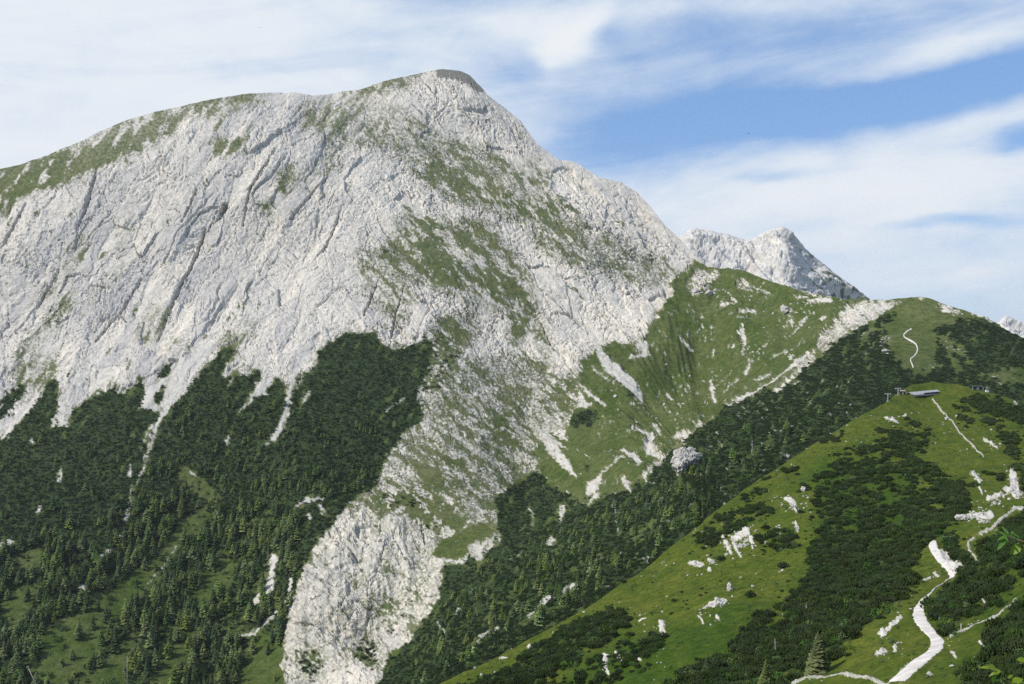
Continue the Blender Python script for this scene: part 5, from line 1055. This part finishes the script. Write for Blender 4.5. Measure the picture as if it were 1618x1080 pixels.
def bpart(name, lst, mat, parent): V_, F_ = boxes(lst); return link(name, tri_mesh(name, V_, F_), mat, parent)
def prism(name, prof, x0, x1, mat, parent):
    n = len(prof); V_ = [(x0, y, z) for y, z in prof] + [(x1, y, z) for y, z in prof]
    F_ = [tuple(range(n))[::-1], tuple(range(n, 2 * n))] + [(i, (i + 1) % n, n + (i + 1) % n, n + i) for i in range(n)]
    return link(name, tri_mesh(name, V_, F_), mat, parent)
pa, pb = nf(1441, 626), nf(1484, 620.5); ax = (pb - pa); Lh = ax.length
hut = empty('hut', pa, 0, (1, .72, .6)); hut.rotation_euler = Euler((0, -math.atan2(ax.z, math.hypot(ax.x, ax.y)), math.atan2(ax.y, ax.x)))
tag(hut, 'long low hut with pale metal roof on top of the green knoll', 'hut')
bpart('foundation', [(0, -.1, -1.4, Lh, 6.2, .12)], M_stone, hut)
bpart('rear_wall', [(.3, 5.75, .12, Lh - .4, 6.0, 2.6)], M_wall, hut); bpart('end_wall', [(.3, .3, .12, .55, 5.75, 2.2)], M_wall, hut); bpart('end_wall', [(Lh - .65, .3, .12, Lh - .4, 5.75, 2.2)], M_wall, hut)
fw = bpart('front_wall', [(.55, .3, .12, Lh * .36, .52, 2.1)], M_wall, hut)
bpart('door', [(Lh * .24, .20, .14, Lh * .24 + 1.0, .297, 1.9)], M_darkw, fw); bpart('window', [(Lh * .12, .20, .9, Lh * .12 + .9, .297, 1.6)], M_darkw, fw)
bpart('stall_partition', [(Lh * .36, .35, .12, Lh * .36 + .2, 5.7, 2.2)], M_darkw, hut); bpart('stall_back', [(Lh * .38, 5.5, .12, Lh - .7, 5.7, 2.3)], M_darkw, hut)
for k in range(5): bpart('post', [(Lh * (.37 + .15 * k), .25, .12, Lh * (.37 + .15 * k) + .28, .55, 2.15)], M_wall, hut)
prism('roof', [(-.8, 2.05), (3.0, 3.75), (6.8, 2.3), (6.8, 2.5), (3.0, 3.98), (-.8, 2.25)], -.9, Lh + .5, M_roof, hut)
prism('lean_to_roof', [(-2.6, .9), (-.75, 2.0), (-.75, 2.2), (-2.6, 1.1)], -.6, Lh * .38, M_roof, hut); bpart('lean_to_wall', [(-.2, -2.3, -1.0, Lh * .36, -2.1, 1.1)], M_wall, hut)
def pylon(X_, Yb, hpx, label):
    p = nf(X_, Yb); s = p.y / F; H = hpx * s; t = empty('lift_pylon', p); tag(t, label, 'lift pylon', 'lift pylons by the hut')
    m = cone_mesh('mast', .34, .22, -1.2, H, 8); link('mast', m, M_steel, t)
    bpart('crossarm', [(-1.9, -.15, H - .5, 1.9, .15, H - .15)], M_steel, t)
    for sx_ in (-1.75, 1.75): bpart('wheel_set', [(sx_ - .16, -1.1, H - .85, sx_ + .16, 1.1, H - .52)], M_steel, t)
    bpart('footing', [(-.7, -.7, -1.4, .7, .7, .25)], M_stone, t)
pylon(1403, 629, 13, 'left one of two grey lift pylons left of the hut'); pylon(1419, 625, 12, 'grey lift pylon beside the small dark cabin left of the hut')
p = nf(1426.5, 624); cb = empty('cabin', p); tag(cb, 'small dark cabin between the grey lift pylon and the hut', 'cabin')
bpart('wall', [(-1.5, 0, -.6, 1.5, 2.4, 2.2)], M_darkw, cb); prism('roof', [(-.4, 2.15), (1.2, 2.9), (2.8, 2.15), (2.8, 2.28), (1.2, 3.05), (-.4, 2.28)], -1.8, 1.8, M_wall, cb); bpart('door', [(-.4, -.06, -.3, .4, -.003, 1.6)], M_steel, cb)
p = nf(1549, 615.5); stn = empty('lift_station', p, -.12); tag(stn, 'dark green lift station behind the knoll crest right of the hut', 'lift station')
bpart('wall', [(-3.2, 1.5, -2, 1.6, 5.5, 2.2)], M_green, stn); bpart('roof', [(-5.2, .6, 2.75, 2.6, 6.2, 3.05)], M_green, stn)
for x_ in (-4.8, -1.2, 2.2): bpart('post', [(x_ - .12, .8, -1.5, x_ + .12, 1.04, 2.75)], M_steel, stn)
bpart('beam', [(-4.9, .78, 2.5, 2.4, 1.06, 2.742)], M_steel, stn); bpart('window', [(-2.4, 1.42, .8, -.4, 1.497, 1.7)], M_steel, stn)
p = nf(1559.5, 616.5); o = empty('control_box', p, .1); tag(o, 'bright white box beside the dark green lift station', 'box'); bpart('casing', [(-1.0, -.6, -.4, 1.0, .6, 1.3)], M_white, o); bpart('lid', [(-1.1, -.7, 1.302, 1.1, .7, 1.44)], M_steel, o)
p = nf(1561.5, 616.5); o = empty('sign', p + Vector((0, 2.0, 0)), .1); tag(o, 'small pale sign on a post behind the white box', 'sign'); bpart('post', [(-.1, -.1, -1, .1, .1, 3.4)], M_steel, o); bpart('board', [(-1.0, -.17, 2.6, 1.0, -.103, 3.6)], M_roof, o)

# ------------------------------------------------------------------ bare poles, dead trees
def pole(name, label, cat, fn, X_, Yb, hpx, wpx, lean, mat, cap=False):
    p = fn(X_, Yb); s = p.y / F; t = empty(name, p); tag(t, label, cat); t.rotation_euler = (0, lean, 0)
    link('shaft', cone_mesh('shaft', wpx * s * .5, wpx * s * .36, -2, hpx * s, 8), mat, t)
    if cap: bpart('bracket', [(-wpx * s * 1.1, -wpx * s * .5, hpx * s, wpx * s * .9, wpx * s * .5, hpx * s + wpx * s * .8)], mat, t)
pole('pole', 'slender upright grey pole in the small clearing at the bottom left', 'pole', ff, 201, 1100, 64, 1.5, 0, M_wall)
pole('pole', 'grey pole leaning left among the spruces in the bottom left corner', 'pole', ff, 66, 1100, 50, 1.8, -.45, M_wall, True)
pole('post', 'thin bare post where the grey footpath nears the road', 'post', nf, 1518, 997, 13, 1.6, 0, M_dead)
def snag(label, fn, X_, Yb, hpx, seed):
    r = random.Random(seed); p = fn(X_, Yb); s = p.y / F; H = hpx * s; t = empty('dead_tree', p); tag(t, label, 'dead tree')
    link('trunk', cone_mesh('trunk', H * .024, H * .008, -.5, H, 7, H * .05), M_dead, t)
    for k in range(5):
        b = link('branch', cone_mesh('branch', H * .010, H * .003, 0, H * r.uniform(.12, .24), 5), M_dead, t); b.location = (H * .03, 0, H * r.uniform(.45, .9)); b.rotation_euler = (r.uniform(-.5, .5), r.choice((-1, 1)) * r.uniform(.5, 1.1), 0)
snag('bleached forked dead tree in the thicket at the bottom, left of the lone spruce', nf, 1222, 1036, 31, 3); snag('small bleached dead trunk in the thicket above the lone spruce', nf, 1274, 974, 20, 4); snag('pale slender dead tree on the dark slope right of the big domed boulder', ff, 1189, 722, 22, 5)
def lone(label, X_, Yb, hpx, wf, me, kind):
    p = nf(X_, Yb); H = hpx * p.y / F; plant(kind, label, 'tree', 'single trees in the lower thicket', p, H, H * wf, me, TRUNK, 'crown', 'trunk', random.uniform(0, 6))
BIGC = conifer_crown('conifer_crown', rs, .27, 26, 15, .05, .85, .22, .04); BIGC.materials.append(M_larch)
lone('lone broad conifer, tallest in the lower thicket beside the turf', 1291, 1062, 70, 1.1, BIGC, 'larch_tree'); lone('small pale conifer at the bottom edge left of the lone conifer', 1209, 1084, 50, 1.0, BIGC, 'larch_tree')
lone('little conifer between the two dead trees in the thicket', 1252, 1010, 26, 1.5, SPR[1], 'spruce_tree'); lone('young conifer at the left foot of the thicket', 1118, 1060, 30, 1.5, SPR[0], 'spruce_tree')

# ------------------------------------------------------------------ twigs close by at the right edge
M_twig = simple_mat('twig_bark', (0.16, 0.13, 0.06), .8, .2, 30)
def fresh_leaf(name, col):
    m, gg, b = new_mat(name); t = m.node_tree
    n = gg.noise(gg.n('ShaderNodeTexCoord').outputs['Object'], 14, 3, .6)
    t.links.new(gg.mix(gg.ramp(n, .3, .7), (*[c * .7 for c in col], 1), (*[c * 1.25 for c in col], 1)), b.inputs['Base Color']); b.inputs['Roughness'].default_value = .5; b.inputs['Specular IOR Level'].default_value = .3
    tr = gg.n('ShaderNodeBsdfTranslucent'); tr.inputs['Color'].default_value = (col[0] * 1.6, col[1] * 1.5, col[2], 1); mx = gg.n('ShaderNodeMixShader'); mx.inputs[0].default_value = .35
    o = [x for x in t.nodes if x.type == 'OUTPUT_MATERIAL'][0]; t.links.new(b.outputs[0], mx.inputs[1]); t.links.new(tr.outputs[0], mx.inputs[2]); t.links.new(mx.outputs[0], o.inputs['Surface']); return m
M_l1 = fresh_leaf('narrow_leaf', (0.09, 0.19, 0.025)); M_l2 = fresh_leaf('broad_leaf', (0.14, 0.22, 0.012)); M_l3 = fresh_leaf('yellow_green_leaf', (0.17, 0.235, 0.016))
def leaf_mesh(name, wid, fold=.18, curl=.25, n=7):
    V_, F_ = [], []
    for i in range(n):
        f = i / (n - 1); w = wid * math.sin(math.pi * min(.999, f ** .8)) ** .8 + .004; z = -curl * f * f
        V_ += [(-w, f, z + fold * w), (0, f, z), (w, f, z + fold * w)]
    for i in range(n - 1):
        b = i * 3; F_ += [(b, b + 1, b + 4, b + 3), (b + 1, b + 2, b + 5, b + 4)]
    return tri_mesh(name, V_, F_, True)
LN_, LB_ = leaf_mesh('narrow_leaf', .13), leaf_mesh('broad_leaf', .34, .25, .15)
def tube(name, pts, r0, r1, mat, parent, n=6):
    V_, F_ = [], []
    for i, p in enumerate(pts):
        d = (pts[min(i + 1, len(pts) - 1)] - pts[max(i - 1, 0)]).normalized(); x = d.orthogonal().normalized(); y = d.cross(x); r = r0 + (r1 - r0) * i / (len(pts) - 1)
        for k in range(n): a = k / n * 6.283; V_.append((p + (x * math.cos(a) + y * math.sin(a)) * r)[:])
    for i in range(len(pts) - 1):
        for k in range(n): F_.append((i * n + k, i * n + (k + 1) % n, (i + 1) * n + (k + 1) % n, (i + 1) * n + k))
    return link(name, tri_mesh(name, V_, F_, True), mat, parent)
DT = 4.2
def at(X_, Y_, d=DT): return Vector(((X_ - HX) / F * d, d, (HY - Y_) / F * d))
def twig(label, root_px, path, leaves):
    base = at(*root_px) ; base.z = -2.9
    t = empty('leafy_shrub', base); tag(t, label, 'shrub')
    pts = [Vector((0, 0, 0)), (at(*root_px) - base) * .6 + Vector((.05, 0, 0))] + [at(*q) - base for q in path]
    tube('stem', pts, .009, .0025, M_twig, t)
    for (bx, by, tx_, ty_, wide, mat, tip_d) in leaves:
        a = at(bx, by); b = at(tx_, ty_, DT + tip_d); v = b - a; L = v.length
        o = link('leaf', (LB_ if wide else LN_).copy(), mat, t); o.location = a - base
        y = v.normalized(); z = Vector((random.uniform(-.3, .3), -.55, .8)); x = y.cross(z).normalized(); z = x.cross(y)
        o.rotation_euler = Matrix((x, y, z)).transposed().to_euler(); o.scale = (L, L, L)
twig('narrow bright green leaves on a twig reaching in at the right edge', (1668, 905), [(1640, 862), (1610, 853), (1592, 848), (1586, 846)],
     [(1592, 848, 1578, 837, 0, M_l1, .02), (1594, 846, 1584, 829, 0, M_l1, .03), (1596, 842, 1590, 834, 0, M_l1, -.03), (1592, 846, 1577, 850, 0, M_l1, -.02), (1590, 850, 1577, 866, 0, M_l1, -.03), (1598, 844, 1601, 836, 0, M_l1, .03), (1598, 846, 1603, 850, 0, M_l1, -.04),
      (1590, 845, 1600, 843, 0, M_l1, -.05), (1586, 847, 1593, 852, 0, M_l1, -.04), (1612, 850, 1600, 840, 0, M_l1, .0), (1606, 851, 1620, 856, 0, M_l1, .02)])
twig('broad yellow-green leaf cluster at the right edge under the narrow leaves', (1662, 925), [(1640, 884), (1622, 868), (1614, 864)],
     [(1612, 862, 1596, 875, 1, M_l2, .0), (1614, 861, 1604, 858, 1, M_l2, .02), (1614, 865, 1628, 873, 1, M_l2, -.03), (1616, 862, 1634, 866, 1, M_l2, .0)])
twig('leafy yellow-green twig at the bottom right corner', (1650, 1150), [(1612, 1100), (1590, 1076), (1574, 1058), (1560, 1054)],
     [(1574, 1056, 1548, 1051, 0, M_l3, .02), (1575, 1057, 1562, 1053, 1, M_l3, -.02), (1576, 1060, 1562, 1067, 0, M_l3, .0), (1578, 1058, 1586, 1063, 0, M_l1, -.02), (1572, 1066, 1566, 1080, 0, M_l1, .02), (1582, 1066, 1582, 1078, 0, M_l1, -.02), (1575, 1056, 1573, 1064, 1, M_l3, -.04),
      (1592, 1072, 1602, 1063, 0, M_l3, .02), (1590, 1074, 1585, 1069, 0, M_l3, -.03), (1600, 1080, 1588, 1077, 1, M_l3, 0), (1600, 1078, 1616, 1071, 1, M_l3, 0), (1604, 1082, 1622, 1078, 1, M_l3, .02), (1598, 1082, 1604, 1070, 0, M_l3, -.03)])
twig('single curled brown-edged leaf at the right edge above the bottom corner twig', (1660, 1120), [(1640, 1060), (1624, 1044)], [(1622, 1044, 1607, 1041, 1, M_l3, 0), (1624, 1046, 1612, 1046, 0, M_twig, -.01)])

# ------------------------------------------------------------------ birds high over the mountain
M_bird = simple_mat('black_feathers', (0.03, 0.03, 0.035), .6, .1, 3)
def bird(X_, Y_, d, span, roll, label):
    p = at(X_, Y_, d); t = empty('bird', p, random.uniform(0, 6)); t.rotation_euler[1] = roll; tag(t, label, 'bird', 'birds over the mountain')
    V_, F_ = [], []
    body = [(-.5, .02), (-.38, .07), (-.1, .10), (.2, .08), (.36, .06), (.48, .015)]
    for x_, r in body:
        for k in range(6): a = k / 6 * 6.283; V_.append((x_ * span * .45, r * span * .5 * math.cos(a), r * span * .5 * math.sin(a)))
    for i in range(5):
        for k in range(6): F_.append((i * 6 + k, i * 6 + (k + 1) % 6, i * 6 + 6 + (k + 1) % 6, i * 6 + 6 + k))
    link('body', tri_mesh('body', V_, F_, True), M_bird, t)
    for s in (-1, 1):
        w = [(.12, 0, .0), (.10, .22, .05), (.02, .5, .03), (-.06, .42, .02), (-.09, .2, .03), (-.08, 0, 0)]; n = len(w)
        V_ = [(x_ * span, s * y_ * span, z_ * span + .01 * span) for x_, y_, z_ in w] + [(x_ * span, s * y_ * span, z_ * span - .004 * span) for x_, y_, z_ in w]
        link('wing', tri_mesh('wing', V_, [tuple(range(n)), tuple(range(n, 2 * n))[::-1]] + [(i, (i + 1) % n, n + (i + 1) % n, n + i) for i in range(n)]), M_bird, t)
bird(608, 8, 420, .8, .5, 'tiny dark bird at the top edge of the sky'); bird(410, 43, 500, .8, -.4, 'tiny dark bird in the pale sky high on the left'); bird(489, 133, 520, .8, .3, 'tiny dark bird just above the skyline left of the summit')
bird(1183, 211, 600, 2.6, .1, 'small dark bird-shaped smudge before the blue sky right of the summit')  # bird shape standing in for a sensor dust smudge
print('done', time.time() - T0)
# ------------------------------------------------------------------ thin mountain haze
hv_, hf_ = boxes([(-9500, -2500, -640, 9500, 8500, 560)])
hz = link('haze', tri_mesh('haze', hv_, hf_)); tag(hz, 'thin summer haze over the valley', kind='stuff')
mh = bpy.data.materials.new('haze'); mh.use_nodes = True; th = mh.node_tree; th.nodes.clear(); gh = G(th)
oh = gh.n('ShaderNodeOutputMaterial'); pv = gh.n('ShaderNodeVolumePrincipled'); pv.inputs['Density'].default_value = 0.000022; pv.inputs['Color'].default_value = (0.95, 0.96, 1.0, 1); pv.inputs['Anisotropy'].default_value = 0.2
th.links.new(pv.outputs[0], oh.inputs['Volume']); hz.data.materials.append(mh)
